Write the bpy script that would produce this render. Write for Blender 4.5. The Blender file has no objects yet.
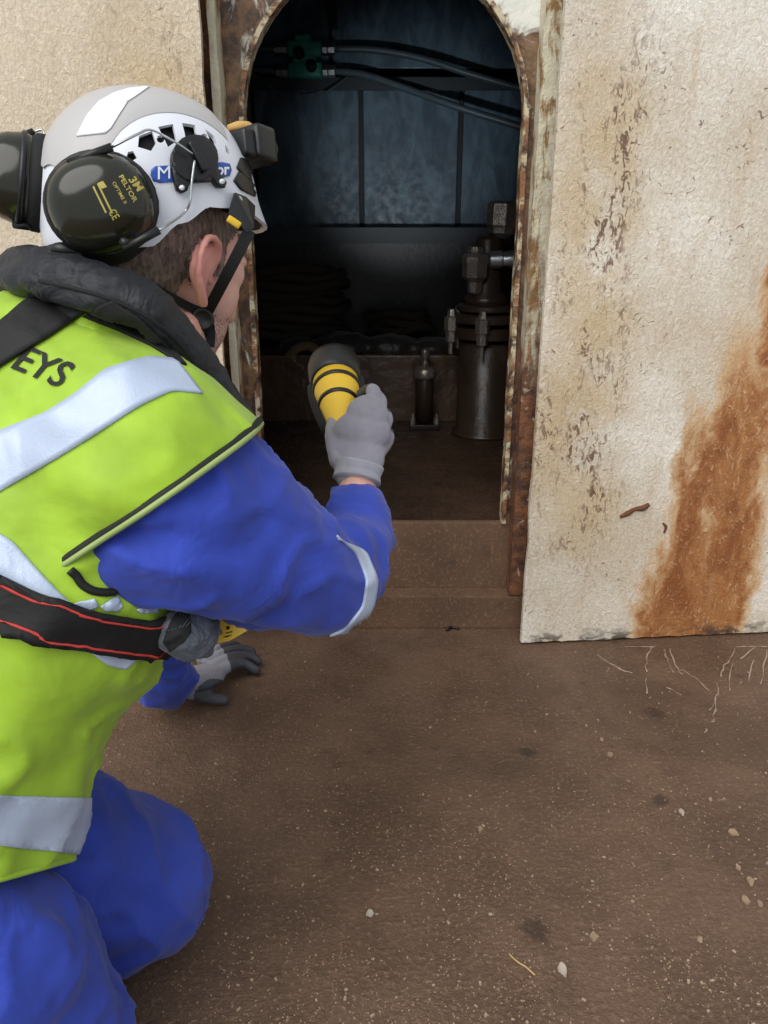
import bpy, bmesh, math, random
from mathutils import Vector, Matrix, noise
from mathutils.bvhtree import BVHTree

random.seed(7)
C = bpy.context.scene.collection
R = math.radians

# ------------------------------------------------------------------ camera
F_PX, PITCH, CAM = 769.0, R(20.0), Vector((0, 0, 1.0))
cam_d = bpy.data.cameras.new('camera'); cam_d.sensor_fit = 'VERTICAL'
cam_d.sensor_height = 36.0; cam_d.lens = 36.0 * F_PX / 1024.0; cam_d.clip_start = 0.02
cam = bpy.data.objects.new('camera', cam_d); C.objects.link(cam)
cam.location = CAM; cam.rotation_euler = (R(90) - PITCH, 0, 0)
bpy.context.scene.camera = cam

# ------------------------------------------------------------------ light
world = bpy.data.worlds.new('overcast_sky'); bpy.context.scene.world = world
world.use_nodes = True
world.node_tree.nodes['Background'].inputs[0].default_value = (0.86, 0.93, 1.0, 1)
world.node_tree.nodes['Background'].inputs[1].default_value = 0.70
sun_d = bpy.data.lights.new('soft_daylight', 'SUN'); sun_d.energy = 2.8; sun_d.angle = R(60)
sun_d.color = (1.0, 0.97, 0.93)
sun = bpy.data.objects.new('soft_daylight', sun_d); C.objects.link(sun)
sun.rotation_euler = Vector((0.45, 0.72, -0.85)).to_track_quat('-Z', 'Y').to_euler()

vs = bpy.context.scene.view_settings
vs.view_transform = 'Standard'; vs.look = 'None'; vs.gamma = 1.0; vs.use_curve_mapping = False
vs.exposure = 0.0

# ------------------------------------------------------------------ helpers
RV, UV_, FV = Vector((1, 0, 0)), Vector((0, math.sin(PITCH), math.cos(PITCH))), Vector((0, math.cos(PITCH), -math.sin(PITCH)))
def ray(px, py): return FV + RV * ((px - 384) / F_PX) + UV_ * ((512 - py) / F_PX)
def at(px, py, c): return CAM + ray(px, py) * c            # a point at depth c along the optical axis
def atY(px, py, Y):                                         # a point on the vertical plane y = Y
    d = ray(px, py); return CAM + d * (Y / d.y)
def atZ(px, py, Z):                                         # a point on the level plane z = Z
    d = ray(px, py); return CAM + d * ((Z - CAM.z) / d.z)

def tag(o, label=None, cat=None, group=None, kind=None):
    if label: o['label'] = label
    if cat: o['category'] = cat
    if group: o['group'] = group
    if kind: o['kind'] = kind
    return o
def thing(name, label, cat, loc, group=None):
    o = bpy.data.objects.new(name, None); C.objects.link(o); o.location = loc
    o.empty_display_size = 0.05
    return tag(o, label, cat, group)
def world_loc(o):
    v = Vector(o.location)
    while o.parent: o = o.parent; v = v + Vector(o.location)
    return v
def adopt(o, parent):                                       # parent, keeping coordinates
    if parent is not None:
        o.parent = parent
        o.matrix_parent_inverse = Matrix.Translation(-Vector(ORIG.get(parent.name, parent.location)))
    return o
ORIG = {}
def obj(name, bm, mat, parent=None, smooth=True, label=None):
    me = bpy.data.meshes.new(name)
    if isinstance(bm, bmesh.types.BMesh):
        bm.to_mesh(me); bm.free()
    else: me = bm
    for m in (mat if isinstance(mat, (list, tuple)) else [mat]): me.materials.append(m)
    if smooth:
        for p in me.polygons: p.use_smooth = True
    # origin at the base of the piece
    if len(me.vertices):
        xs = [v.co for v in me.vertices]
        o0 = Vector((sum(v.x for v in xs) / len(xs), sum(v.y for v in xs) / len(xs), min(v.z for v in xs)))
    else: o0 = Vector((0, 0, 0))
    me.transform(Matrix.Translation(-o0))
    o = bpy.data.objects.new(name, me); C.objects.link(o)
    o.location = o0; ORIG[o.name] = o0
    adopt(o, parent)
    if label: o['label'] = label
    return o
def sharp(o, ang=40):
    me = o.data
    me.set_sharp_from_angle(angle=R(ang))
    return o

def frame(origin, z, x=None):
    z = Vector(z).normalized(); x = Vector(x) if x is not None else Vector((1, 0, 0))
    if abs(z.dot(x.normalized())) > .95: x = Vector((0, 1, 0))
    x = (x - z * x.dot(z)).normalized(); y = z.cross(x)
    m = Matrix((x, y, z)).transposed().to_4x4(); m.translation = Vector(origin); return m
def box(bm, lo, hi, bev=0.0):
    lo, hi = Vector(lo), Vector(hi)
    r = bmesh.ops.create_cube(bm, size=1)
    for v in r['verts']: v.co = Vector(((lo.x + hi.x) / 2 + v.co.x * (hi.x - lo.x), (lo.y + hi.y) / 2 + v.co.y * (hi.y - lo.y), (lo.z + hi.z) / 2 + v.co.z * (hi.z - lo.z)))
    if bev:
        es = list({e for v in r['verts'] for e in v.link_edges})
        bmesh.ops.bevel(bm, geom=es, offset=bev, segments=2, affect='EDGES', profile=.7)
def obox(bm, M, size, bev=0.0):                            # oriented box centred on M
    t = bmesh.new(); h = Vector(size) / 2; box(t, -h, h, bev); t.transform(M); merge(bm, t)
def merge(bm, other):
    me = bpy.data.meshes.new('tmp'); other.to_mesh(me); other.free(); bm.from_mesh(me); bpy.data.meshes.remove(me)
def ball(bm, c, r, sub=2):
    bmesh.ops.create_icosphere(bm, subdivisions=sub, radius=r, matrix=Matrix.Translation(c))
def ellipsoid(bm, c, axes, radii, sub=3):
    m = Matrix([Vector(a).normalized() * r for a, r in zip(axes, radii)]).transposed().to_4x4(); m.translation = Vector(c)
    bmesh.ops.create_icosphere(bm, subdivisions=sub, radius=1, matrix=m)
def lerp_chain(pts, rad, n):
    out = []
    P = [Vector(p) for p in pts]
    for i in range(len(P) - 1):
        p0 = P[i - 1] if i else P[i] * 2 - P[i + 1]
        p3 = P[i + 2] if i + 2 < len(P) else P[i + 1] * 2 - P[i]
        for k in range(n):
            t = k / n; a, b = P[i], P[i + 1]
            q = 0.5 * ((2 * a) + (b - p0) * t + (2 * p0 - 5 * a + 4 * b - p3) * t * t + (3 * a - p0 - 3 * b + p3) * t ** 3)
            out.append((q, rad[i] * (1 - t) + rad[i + 1] * t))
    out.append((P[-1], rad[-1])); return out
def chain(bm, pts, rad, n=10, sub=2):
    for q, r in lerp_chain(pts, rad, n): ball(bm, q, r, sub)
def tube(bm, pts, rad, seg=10, n=6, cap=True, flat=None, closed=False):
    # swept tube; flat = (normal direction, thickness ratio) squashes the section
    if not isinstance(rad, (list, tuple)): rad = [rad] * len(pts)
    pts, rad = list(pts), list(rad)
    if closed: ch = lerp_chain([pts[-1]] + pts + [pts[0], pts[1]], [rad[-1]] + rad + [rad[0], rad[1]], n)[n:-n - 1] if n > 1 else list(zip(map(Vector, pts), rad))
    elif n > 1: ch = lerp_chain(pts, rad, n)
    else: ch = list(zip(map(Vector, pts), rad))
    rings, prev = [], None
    N = len(ch)
    for i, (q, r) in enumerate(ch):
        a = ch[(i - 1) % N][0] if (i or closed) else q; b = ch[(i + 1) % N][0] if (i < N - 1 or closed) else q
        t = (b - a).normalized()
        if flat: x = Vector(flat[0])
        elif prev is None: x = Vector((0, 0, 1)) if abs(t.z) < .9 else Vector((1, 0, 0))
        else: x = prev
        x = (x - t * x.dot(t)).normalized(); y = t.cross(x); prev = x
        k = flat[1] if flat else 1
        rings.append([bm.verts.new(q + (x * math.cos(2 * math.pi * j / seg) * k + y * math.sin(2 * math.pi * j / seg)) * r) for j in range(seg)])
    for i in range(N if closed else N - 1):
        A, B = rings[i], rings[(i + 1) % N]
        for j in range(seg): bm.faces.new((A[j], A[(j + 1) % seg], B[(j + 1) % seg], B[j]))
    if cap and not closed: bm.faces.new(rings[0][::-1]); bm.faces.new(rings[-1])
def lathe(bm, M, prof, seg=32):
    rings = []
    for r, z in prof:
        rings.append([bm.verts.new(M @ Vector((r * math.cos(2 * math.pi * j / seg), r * math.sin(2 * math.pi * j / seg), z))) for j in range(seg)])
    for A, B in zip(rings, rings[1:]):
        for j in range(seg): bm.faces.new((A[j], A[(j + 1) % seg], B[(j + 1) % seg], B[j]))
    bm.faces.new(rings[0][::-1]); bm.faces.new(rings[-1])
def prism(bm, M, poly, depth):                              # polygon in the local xy plane, pushed along local z
    a = [bm.verts.new(M @ Vector((x, y, 0))) for x, y in poly]; b = [bm.verts.new(M @ Vector((x, y, depth))) for x, y in poly]
    n = len(poly); bm.faces.new(a[::-1]); bm.faces.new(b)
    for i in range(n): bm.faces.new((a[i], a[(i + 1) % n], b[(i + 1) % n], b[i]))
    bmesh.ops.recalc_face_normals(bm, faces=bm.faces[:])
def applied(bm, mods):
    me = bpy.data.meshes.new('tmp'); bm.to_mesh(me); bm.free()
    o = bpy.data.objects.new('tmp', me); C.objects.link(o)
    for typ, kw in mods:
        m = o.modifiers.new(typ, typ)
        for k, v in kw.items(): setattr(m, k, v)
    dg = bpy.context.evaluated_depsgraph_get(); dg.update()
    out = bpy.data.meshes.new_from_object(o.evaluated_get(dg))
    bpy.data.objects.remove(o); bpy.data.meshes.remove(me)
    b2 = bmesh.new(); b2.from_mesh(out); bpy.data.meshes.remove(out); return b2
def skin(bm, voxel, smooth=6, folds=None):                  # one continuous surface round overlapping volumes
    b = applied(bm, [('REMESH', dict(mode='VOXEL', voxel_size=voxel)), ('SMOOTH', dict(factor=.5, iterations=smooth))])
    if folds:
        b.normal_update()
        new = [(v, v.co + v.normal * folds(v.co)) for v in b.verts]
        for v, c in new: v.co = c
    b.normal_update(); return b
def bvh_of(bm): return BVHTree.FromBMesh(bm)
def hit(bvh, px, py):
    d = ray(px, py).normalized(); p, n, i, t = bvh.ray_cast(CAM, d)
    if p is not None and n.dot(d) > 0: n = -n
    return p, n
def refine(bm, L, it=7):
    for _ in range(it):
        es = [e for e in bm.edges if e.calc_length() > L]
        if not es: break
        bmesh.ops.subdivide_edges(bm, edges=es, cuts=1)
        bmesh.ops.triangulate(bm, faces=[f for f in bm.faces if len(f.verts) > 3])
def drape(bm2, bvh, off, thick):                            # lay a flat pattern on a surface as a thin applied sheet
    dead, top = [], []
    nrm = {}
    for v in bm2.verts:
        p, n = hit(bvh, v.co.x, -v.co.y)
        if p is None: dead.append(v); continue
        nrm[v] = n; v.co = p + n * off
    if dead: bmesh.ops.delete(bm2, geom=dead, context='VERTS')
    bm2.normal_update()
    for f in bm2.faces:
        if sum((nrm[v] for v in f.verts), Vector()).dot(f.normal) < 0: f.normal_flip()
    if thick:
        r = bmesh.ops.extrude_face_region(bm2, geom=bm2.faces[:])
        for v in r['geom']:
            if isinstance(v, bmesh.types.BMVert): pass
        moved = {v for v in r['geom'] if isinstance(v, bmesh.types.BMVert)}
        for v in bm2.verts:
            if v not in moved and v in nrm: v.co -= nrm[v] * thick
        bmesh.ops.recalc_face_normals(bm2, faces=bm2.faces[:])
    return bm2
def sheet(poly, bvh, off=.002, thick=.003, L=6.0):
    b = bmesh.new()
    vs_ = [b.verts.new((x, -y, 0)) for x, y in poly]
    f = b.faces.new(vs_); bmesh.ops.triangulate(b, faces=[f], ngon_method='EAR_CLIP')
    refine(b, L); return drape(b, bvh, off, thick)
def band(top, bot, bvh, off=.002, thick=.003, n=60, m=6):  # strip between two polylines
    def res(pl):
        d = [0]
        for a, b in zip(pl, pl[1:]): d.append(d[-1] + math.dist(a, b))
        out = []
        for i in range(n + 1):
            s = d[-1] * i / n; k = max(j for j in range(len(pl) - 1) if d[j] <= s + 1e-9)
            t = (s - d[k]) / (d[k + 1] - d[k]); out.append((pl[k][0] + t * (pl[k + 1][0] - pl[k][0]), pl[k][1] + t * (pl[k + 1][1] - pl[k][1])))
        for _ in range(4):
            out = [out[0]] + [((out[i - 1][0] + 2 * out[i][0] + out[i + 1][0]) / 4, (out[i - 1][1] + 2 * out[i][1] + out[i + 1][1]) / 4) for i in range(1, n)] + [out[-1]]
        return out
    T, B = res(top), res(bot); b = bmesh.new(); g = []
    for p, q in zip(T, B): g.append([b.verts.new((p[0] + (q[0] - p[0]) * k / m, -(p[1] + (q[1] - p[1]) * k / m), 0)) for k in range(m + 1)])
    for i in range(n):
        for k in range(m): b.faces.new((g[i][k], g[i + 1][k], g[i + 1][k + 1], g[i][k + 1]))
    return drape(b, bvh, off, thick)
def strip_between(src, pA, nA, pB, nB, off, thick, extra=()):
    # the strip of a surface between two planes, lifted off it and given thickness
    t = src.copy()
    for p, n in [(pA, nA), (pB, nB)] + list(extra): bmesh.ops.bisect_plane(t, geom=t.verts[:] + t.edges[:] + t.faces[:], plane_co=p, plane_no=n, clear_outer=True)
    if not t.faces: return t
    t.normal_update(); nr = {v: v.normal.copy() for v in t.verts}
    for v in t.verts: v.co += nr[v] * off
    base = set(t.verts); r = bmesh.ops.extrude_face_region(t, geom=t.faces[:])
    new = {v for v in r['geom'] if isinstance(v, bmesh.types.BMVert)}
    for v in t.verts:
        if v not in new and v in nr: v.co -= nr[v] * thick
    bmesh.ops.recalc_face_normals(t, faces=t.faces[:]); return t
def plane3(a, b, c, away):
    n = (b - a).cross(c - a).normalized()
    if n.dot(away - a) > 0: n = -n
    return a, n                                             # normal points away from the kept side
def lettering(txt, O, U, V, bvh, off=.001, bold=.0):
    cu = bpy.data.curves.new('t', 'FONT'); cu.body = txt; cu.size = 1; cu.offset = bold; cu.resolution_u = 4
    o = bpy.data.objects.new('t', cu); C.objects.link(o)
    dg = bpy.context.evaluated_depsgraph_get(); dg.update()
    me = bpy.data.meshes.new_from_object(o.evaluated_get(dg)); bpy.data.objects.remove(o)
    b = bmesh.new(); b.from_mesh(me); bpy.data.meshes.remove(me)
    bmesh.ops.triangulate(b, faces=b.faces[:])
    x0 = min(v.co.x for v in b.verts); x1 = max(v.co.x for v in b.verts); y0 = min(v.co.y for v in b.verts); y1 = max(v.co.y for v in b.verts)
    for v in b.verts:
        s, t = (v.co.x - x0) / (x1 - x0), (v.co.y - y0) / (y1 - y0)
        v.co = Vector((O[0] + U[0] * s + V[0] * t, -(O[1] + U[1] * s + V[1] * t), 0))
    refine(b, 5.0); return drape(b, bvh, off, 0)

# ------------------------------------------------------------------ materials
class G:
    def __init__(s, name):
        s.m = bpy.data.materials.new(name); s.m.use_nodes = True; s.t = s.m.node_tree; s.p = s.t.nodes['Principled BSDF']
        s.co = s.t.nodes.new('ShaderNodeTexCoord')
    def set(s, sock, v):
        if isinstance(v, bpy.types.NodeSocket): s.t.links.new(v, sock)
        elif v is not None: sock.default_value = (*v, 1) if isinstance(v, tuple) and len(v) == 3 and sock.type == 'RGBA' else v
    def pos(s, scale=(1, 1, 1), space='w'):
        n = s.t.nodes.new('ShaderNodeMapping')
        if space == 'w': g = s.t.nodes.new('ShaderNodeNewGeometry'); s.t.links.new(g.outputs['Position'], n.inputs[0])
        else: s.t.links.new(s.co.outputs['Object'], n.inputs[0])
        n.inputs['Scale'].default_value = scale; return n.outputs[0]
    def xyz(s, space='w'):
        n = s.t.nodes.new('ShaderNodeSeparateXYZ'); s.t.links.new(s.pos(space=space), n.inputs[0]); return n.outputs
    def noise(s, scale, detail=4, rough=.55, dist=0, vec=None):
        n = s.t.nodes.new('ShaderNodeTexNoise'); n.inputs['Scale'].default_value = scale; n.inputs['Detail'].default_value = detail
        n.inputs['Roughness'].default_value = rough; n.inputs['Distortion'].default_value = dist
        s.t.links.new(vec if vec else s.pos(), n.inputs['Vector']); return n.outputs['Fac']
    def voro(s, scale, feature='F1', vec=None, out='Distance'):
        n = s.t.nodes.new('ShaderNodeTexVoronoi'); n.feature = feature; n.inputs['Scale'].default_value = scale
        s.t.links.new(vec if vec else s.pos(), n.inputs['Vector']); return n.outputs[out]
    def m_(s, op, a, b=None, c=None):
        n = s.t.nodes.new('ShaderNodeMath'); n.operation = op
        for i, v in enumerate((a, b, c)):
            if v is not None: s.set(n.inputs[i], v)
        return n.outputs[0]
    def ramp(s, v, lo, hi, a=0.0, b=1.0):
        n = s.t.nodes.new('ShaderNodeMapRange'); n.interpolation_type = 'SMOOTHSTEP'
        s.set(n.inputs[0], v)
        for i, k in enumerate((lo, hi, a, b)): s.set(n.inputs[i + 1], k)
        return n.outputs[0]
    def mix(s, f, a, b):
        n = s.t.nodes.new('ShaderNodeMix'); n.data_type = 'RGBA'
        s.set(n.inputs[0], f); s.set(n.inputs[6], a); s.set(n.inputs[7], b); return n.outputs[2]
    def bump(s, h, dist=.01, strength=1.0, prev=None):
        n = s.t.nodes.new('ShaderNodeBump'); n.inputs['Distance'].default_value = dist; n.inputs['Strength'].default_value = strength
        s.set(n.inputs['Height'], h)
        if prev: s.t.links.new(prev, n.inputs['Normal'])
        return n.outputs[0]
    def done(s, color, rough=.6, normal=None, metal=0.0, **kw):
        s.set(s.p.inputs['Base Color'], color); s.set(s.p.inputs['Roughness'], rough); s.set(s.p.inputs['Metallic'], metal)
        if normal: s.t.links.new(normal, s.p.inputs['Normal'])
        for k, v in kw.items(): s.set(s.p.inputs[k], v)
        return s.m
def srgb(r, g, b):
    f = lambda c: c / 12.92 if c <= .04045 else ((c + .055) / 1.055) ** 2.4
    return (f(r / 255), f(g / 255), f(b / 255))
def plain(name, col, rough=.5, var=.12, scale=40, bump=0.0, metal=0.0, **kw):
    g = G(name); n = g.noise(scale)
    dark = tuple(c * (1 - var) for c in col); lite = tuple(min(1, c * (1 + var)) for c in col)
    return g.done(g.mix(n, dark, lite), rough, g.bump(g.noise(scale * 3), .002, bump) if bump else None, metal, **kw)
def cloth(name, col, rough=.85, weave=900, wr=9.0, amt=.35, **kw):
    g = G(name); a = g.noise(wr, 3, .5, .6); fine = g.noise(weave, 1)
    c = g.mix(g.ramp(g.noise(14, 3), .35, .7), tuple(x * .86 for x in col), tuple(min(1, x * 1.1) for x in col))
    n = g.bump(a, .02, amt); n = g.bump(fine, .0006, .35, n)
    return g.done(c, rough, n, **{'Sheen Weight': .15, **kw})

def wall_paint(name, rust_spots, c0=(212, 197, 174), c1=(246, 240, 228)):
    """thick cracked cream paint with rust weeping through; rust_spots = [(x0, half width, z top, z bottom), ...]"""
    g = G(name); x, y, z = g.xyz()
    n1 = g.noise(55, 5, .65, 1.4); big = g.noise(3.2, 4)
    crk = g.ramp(g.noise(74, 5, .68, 1.3, g.pos((1.2, 1, .8))), .32, .70)          # crinkled paint skin
    col = g.mix(g.ramp(big, .3, .72), srgb(*c0), srgb(*c1))
    col = g.mix(g.ramp(g.noise(7, 5, .6, .4, g.pos((2.2, 1, .55))), .52, .75, 0, .45), col, srgb(202, 176, 142))
    col = g.mix(g.ramp(crk, .45, .0, 0, .35), col, srgb(196, 172, 140))
    fine = g.noise(150, 4, .7)
    col = g.mix(g.ramp(fine, .5, .72, 0, .5), col, srgb(188, 166, 138)); col = g.mix(g.ramp(fine, .46, .28, 0, .5), col, srgb(252, 248, 240))
    wob = g.m_('MULTIPLY', g.m_('SUBTRACT', g.noise(4.5, 6, .65, .5, g.pos((1, 1, .5))), .5), .42)
    tot = None
    for x0, hw, zt, zb, lean in rust_spots:
        xx = g.m_('ADD', g.m_('SUBTRACT', x, x0), g.m_('MULTIPLY', z, lean))
        d = g.m_('ABSOLUTE', g.m_('ADD', xx, wob))
        k = g.m_('MULTIPLY', g.ramp(d, hw, 0.0), g.m_('MULTIPLY', g.ramp(z, zt, zt - .55), g.ramp(z, zb - .05, zb + .02)))
        tot = k if tot is None else g.m_('MAXIMUM', tot, k)
    if tot is not None:
        med = g.noise(13, 7, .68, .6, g.pos((1.3, 1, .6)))
        t2 = g.m_('MULTIPLY', tot, g.ramp(med, .25, .6, .55, 1.25))
        col = g.mix(g.ramp(t2, .05, .42, 0, .8), col, srgb(206, 164, 112))
        col = g.mix(g.ramp(t2, .3, .75, 0, .92), col, srgb(172, 112, 58))
        col = g.mix(g.m_('MULTIPLY', g.ramp(t2, .5, .95), g.ramp(med, .42, .6, .15, .9)), col, srgb(138, 78, 36))
        col = g.mix(g.m_('MULTIPLY', g.ramp(tot, .02, .3), g.ramp(crk, .7, 1.0, 0, .5)), col, srgb(224, 192, 150))
    # pitted brown speckle in a vertical belt near the door edge
    ax = g.m_('ABSOLUTE', x)
    belt = g.m_('MULTIPLY', g.ramp(g.m_('ABSOLUTE', g.m_('ADD', g.m_('SUBTRACT', ax, .46), g.m_('MULTIPLY', wob, .5))), .15, .02), g.m_('MULTIPLY', g.ramp(z, .10, .4), g.ramp(z, 1.5, 1.2)))
    clus = g.ramp(g.noise(9, 5, .65, .4, g.pos((1.4, 1, .5))), .42, .60)
    pit = g.ramp(g.noise(60, 4, .62, .9, g.pos((1.5, 1, .75))), .49, .41)
    col = g.mix(g.m_('MULTIPLY', g.m_('MULTIPLY', belt, g.ramp(g.noise(6, 5, .6), .35, .6)), .65), col, srgb(200, 172, 124))
    col = g.mix(g.m_('MULTIPLY', g.m_('MULTIPLY', pit, clus), g.m_('MULTIPLY', belt, .95)), col, srgb(112, 78, 58))
    fleck = g.m_('MULTIPLY', g.ramp(g.noise(40, 3, .5, 2), .64, .70), g.ramp(g.noise(2.6, 2), .42, .6))
    col = g.mix(g.m_('MULTIPLY', fleck, .8), col, srgb(120, 84, 62))
    streak = g.m_('MULTIPLY', g.ramp(g.noise(12, 3, .5, 0, g.pos((2.5, 1, .12))), .58, .72), g.ramp(g.noise(4, 3), .45, .65))
    col = g.mix(g.m_('MULTIPLY', streak, .3), col, srgb(176, 146, 112))
    # dark grime along the torn bottom edge
    gr = g.m_('MULTIPLY', g.ramp(z, .06, .005), g.ramp(g.noise(14, 4, .6, .5, g.pos((1, 1, 2))), .46, .6))
    col = g.mix(g.m_('MULTIPLY', gr, .9), col, srgb(58, 50, 46))
    nm = g.bump(crk, .0022, .7)
    nm = g.bump(n1, .002, .4, nm)
    return g.done(col, g.ramp(n1, .3, .7, .4, .65), nm)
def rust_paint(name, amount, paint=(206, 196, 172), dark=(84, 56, 42), bright=(150, 96, 52)):
    g = G(name); a = g.noise(7, 8, .68, .6, g.pos((1.8, 1, .6))); b = g.noise(30, 5, .6)
    rust = g.mix(g.ramp(b, .35, .65), srgb(*dark), srgb(*bright))
    rust = g.mix(g.ramp(g.noise(90, 4), .55, .7, 0, .6), rust, srgb(60, 42, 36))
    k = g.ramp(a, amount - .06, amount + .06)
    pt = g.mix(g.ramp(g.noise(5, 3), .4, .65), srgb(*paint), srgb(*(int(c * .85) for c in paint)))
    nm = g.bump(b, .006, .5); nm = g.bump(k, .004, -.5, nm)
    return g.done(g.mix(k, pt, rust), g.ramp(k, 0, 1, .5, .75), nm)

M = {}
M['wall_right'] = wall_paint('cracked_cream_paint_rust_run', [(.80, .185, .98, .0, -.06), (.905, .11, 1.42, .72, 0.0)])
M['wall_left'] = wall_paint('cracked_cream_paint', [], (206, 188, 160), (226, 210, 186))
M['rust_heavy'] = rust_paint('heavily_rusted_paint', .40)
g = G('bulkhead_rust_and_white_paint'); x, y, z = g.xyz(); a_ = g.noise(9, 8, .7, .7, g.pos((1.3, 1, .7))); b_ = g.noise(38, 5, .62)
bias = g.m_('ADD', g.m_('MULTIPLY', g.ramp(x, .1, .28), g.ramp(z, 1.36, 1.50)), g.m_('MULTIPLY', g.ramp(z, 1.46, 1.62), .5))
k_ = g.ramp(g.m_('SUBTRACT', a_, g.m_('MULTIPLY', bias, .34)), .34, .44)
ru = g.mix(g.ramp(b_, .35, .65), srgb(62, 45, 38), srgb(122, 90, 64)); ru = g.mix(g.ramp(g.noise(6, 4), .5, .68, 0, .65), ru, srgb(160, 132, 92)); ru = g.mix(g.ramp(g.noise(17, 6, .7, .6), .52, .66, 0, .75), ru, srgb(58, 42, 38))
M['rust_mid'] = g.done(g.mix(k_, srgb(226, 226, 216), ru), .6, g.bump(b_, .006, .6))
g = G('lip_paint'); a_ = g.noise(16, 6, .7, .5); b_ = g.noise(40, 5, .62)
M['lip'] = g.done(g.mix(g.ramp(a_, .42, .52), srgb(200, 186, 154), g.mix(g.ramp(b_, .38, .62), srgb(58, 42, 36), srgb(140, 98, 62))), .6, g.bump(b_, .006, .6))
M['rust_light'] = rust_paint('lightly_rusted_white_paint', .60, (222, 222, 214))
M['mud'] = None
def floor_mat(name, base, lite, wet):
    g = G(name); x, y, z = g.xyz()
    n = g.noise(5, 6, .6, .3); f = g.noise(120, 4, .65); med = g.noise(24, 5, .6)
    col = g.mix(g.ramp(n, .3, .7), base, lite)
    col = g.mix(g.ramp(f, .50, .72, 0, .7), col, tuple(min(1, c * 1.8) for c in lite))
    col = g.mix(g.ramp(g.noise(2.2, 5, .6, .5), .5, .68, 0, .5), col, tuple(c * .62 for c in base))
    col = g.mix(g.ramp(med, .55, .78, 0, .6), col, tuple(c * .55 for c in base))
    sp = g.ramp(g.voro(75), .16, .08); pick = g.ramp(g.noise(11, 3), .5, .62)
    col = g.mix(g.m_('MULTIPLY', g.m_('MULTIPLY', sp, pick), .55), col, srgb(170, 145, 120))
    return g, col, f, med
g, col, f, med = floor_mat('dirty_brown_deck_paint', srgb(90, 69, 54), srgb(110, 86, 69), 0)
for (px, py, rr) in ((660, 800, .022), (655, 713, .03), (528, 752, .022), (535, 930, .03)):
    q = atZ(px, py, 0)
    v = g.t.nodes.new('ShaderNodeVectorMath'); v.operation = 'DISTANCE'; g.t.links.new(g.pos(), v.inputs[0]); v.inputs[1].default_value = q
    dd = g.m_('ADD', v.outputs['Value'], g.m_('MULTIPLY', g.m_('SUBTRACT', g.noise(60, 3), .5), .03))
    col = g.mix(g.ramp(dd, rr, rr * .4, 0, .6), col, srgb(44, 33, 28))
nm = g.bump(f, .006, .75); nm = g.bump(g.noise(260, 3, .7), .0025, .6, nm); nm = g.bump(med, .009, .5, nm)
M['floor'] = g.done(col, g.ramp(g.noise(9, 4), .35, .65, .34, .58), nm, **{'Specular IOR Level': .4})
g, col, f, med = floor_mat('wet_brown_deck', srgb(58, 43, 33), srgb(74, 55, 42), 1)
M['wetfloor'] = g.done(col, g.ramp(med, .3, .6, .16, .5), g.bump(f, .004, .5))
g, col, f, med = floor_mat('muddy_brown_sill_paint', srgb(92, 70, 54), srgb(112, 86, 66), 0)
M['mud'] = g.done(col, .5, g.bump(med, .003, .4))
g = G('dark_blue_bulkhead_paint'); st = g.noise(7, 6, .65, .8, g.pos((1.6, 1, .7))); 
M['bluewall'] = g.done(g.mix(g.ramp(st, .35, .7), srgb(58, 78, 94), srgb(98, 122, 138)), g.ramp(g.noise(30, 3), .3, .7, .35, .55), g.bump(g.noise(14, 3), .004, .4))
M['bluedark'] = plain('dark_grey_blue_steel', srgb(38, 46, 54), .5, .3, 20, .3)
M['seamdark'] = plain('recess_shade_steel', srgb(14, 16, 19), .6, .2)  # near-black colour paints in the dark of the recessed gaps between rear plates
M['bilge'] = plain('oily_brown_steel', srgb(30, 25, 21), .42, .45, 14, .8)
g = G('wet_lumpy_steel'); bb = g.noise(13, 4, .55)
M['wetblock'] = g.done(g.mix(g.noise(8, 4), srgb(56, 45, 37), srgb(108, 82, 62)), .22, g.bump(bb, .012, .6))
M['greasemetal'] = plain('greasy_grey_metal', srgb(150, 140, 130), .2, .6, 40, 1.0, .6)
M['pipe'] = plain('brown_coated_pipe', srgb(58, 46, 37), .33, .7, 9, 1.0)
M['steel'] = plain('bright_worn_steel', srgb(190, 196, 198), .28, .15, 60, .2, .9)
M['greenvalve'] = plain('green_painted_casting', srgb(70, 170, 150), .4, .3, 50, .4)
M['cable'] = plain('black_rubber_hose', srgb(84, 98, 106), .4, .2, 30)
M['rope'] = plain('dirty_rope', srgb(58, 50, 42), .9, .4, 80, .8)
M['tarp'] = cloth('dark_wet_tarpaulin', srgb(50, 47, 44), .45, 400, 12, .8)
M['blue'] = cloth('royal_blue_workwear', srgb(43, 66, 170), .85, 900, 13, .5)
M['vest'] = cloth('fluorescent_yellow_green_polyester', (.36, .57, .028), .62, 700, 8, .45)
M['tape'] = plain('silver_reflective_tape', srgb(184, 197, 220), .42, .05, 120, .2, .12)
M['blackcloth'] = cloth('black_webbing', srgb(13, 13, 15), .7, 600, 20, .2, **{'Sheen Weight': 0.0})
M['jacket'] = cloth('navy_black_nylon', srgb(18, 21, 29), .6, 700, 20, .7, **{'Sheen Weight': 0.03})
M['pouch'] = cloth('grey_nylon_pouch', srgb(74, 80, 90), .55, 700, 30, .7)
M['red'] = plain('red_stitching', srgb(196, 62, 54), .7)
M['black'] = plain('matt_black_plastic', srgb(17, 18, 19), .4, .1, 60, .15)
M['padblack'] = plain('black_foam', srgb(15, 15, 17), .8, .2, 60, .3)
M['olive'] = plain('glossy_dark_olive_plastic', srgb(36, 36, 25), .16, .08, 20, .05)
M['white'] = plain('white_helmet_plastic', srgb(226, 228, 236), .32, .03, 20)
M['white_mat'] = plain('greyish_helmet_top', srgb(184, 181, 180), .45, .03, 20)
M['labelblue'] = plain('blue_label', srgb(38, 82, 172), .4, .03)
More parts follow.
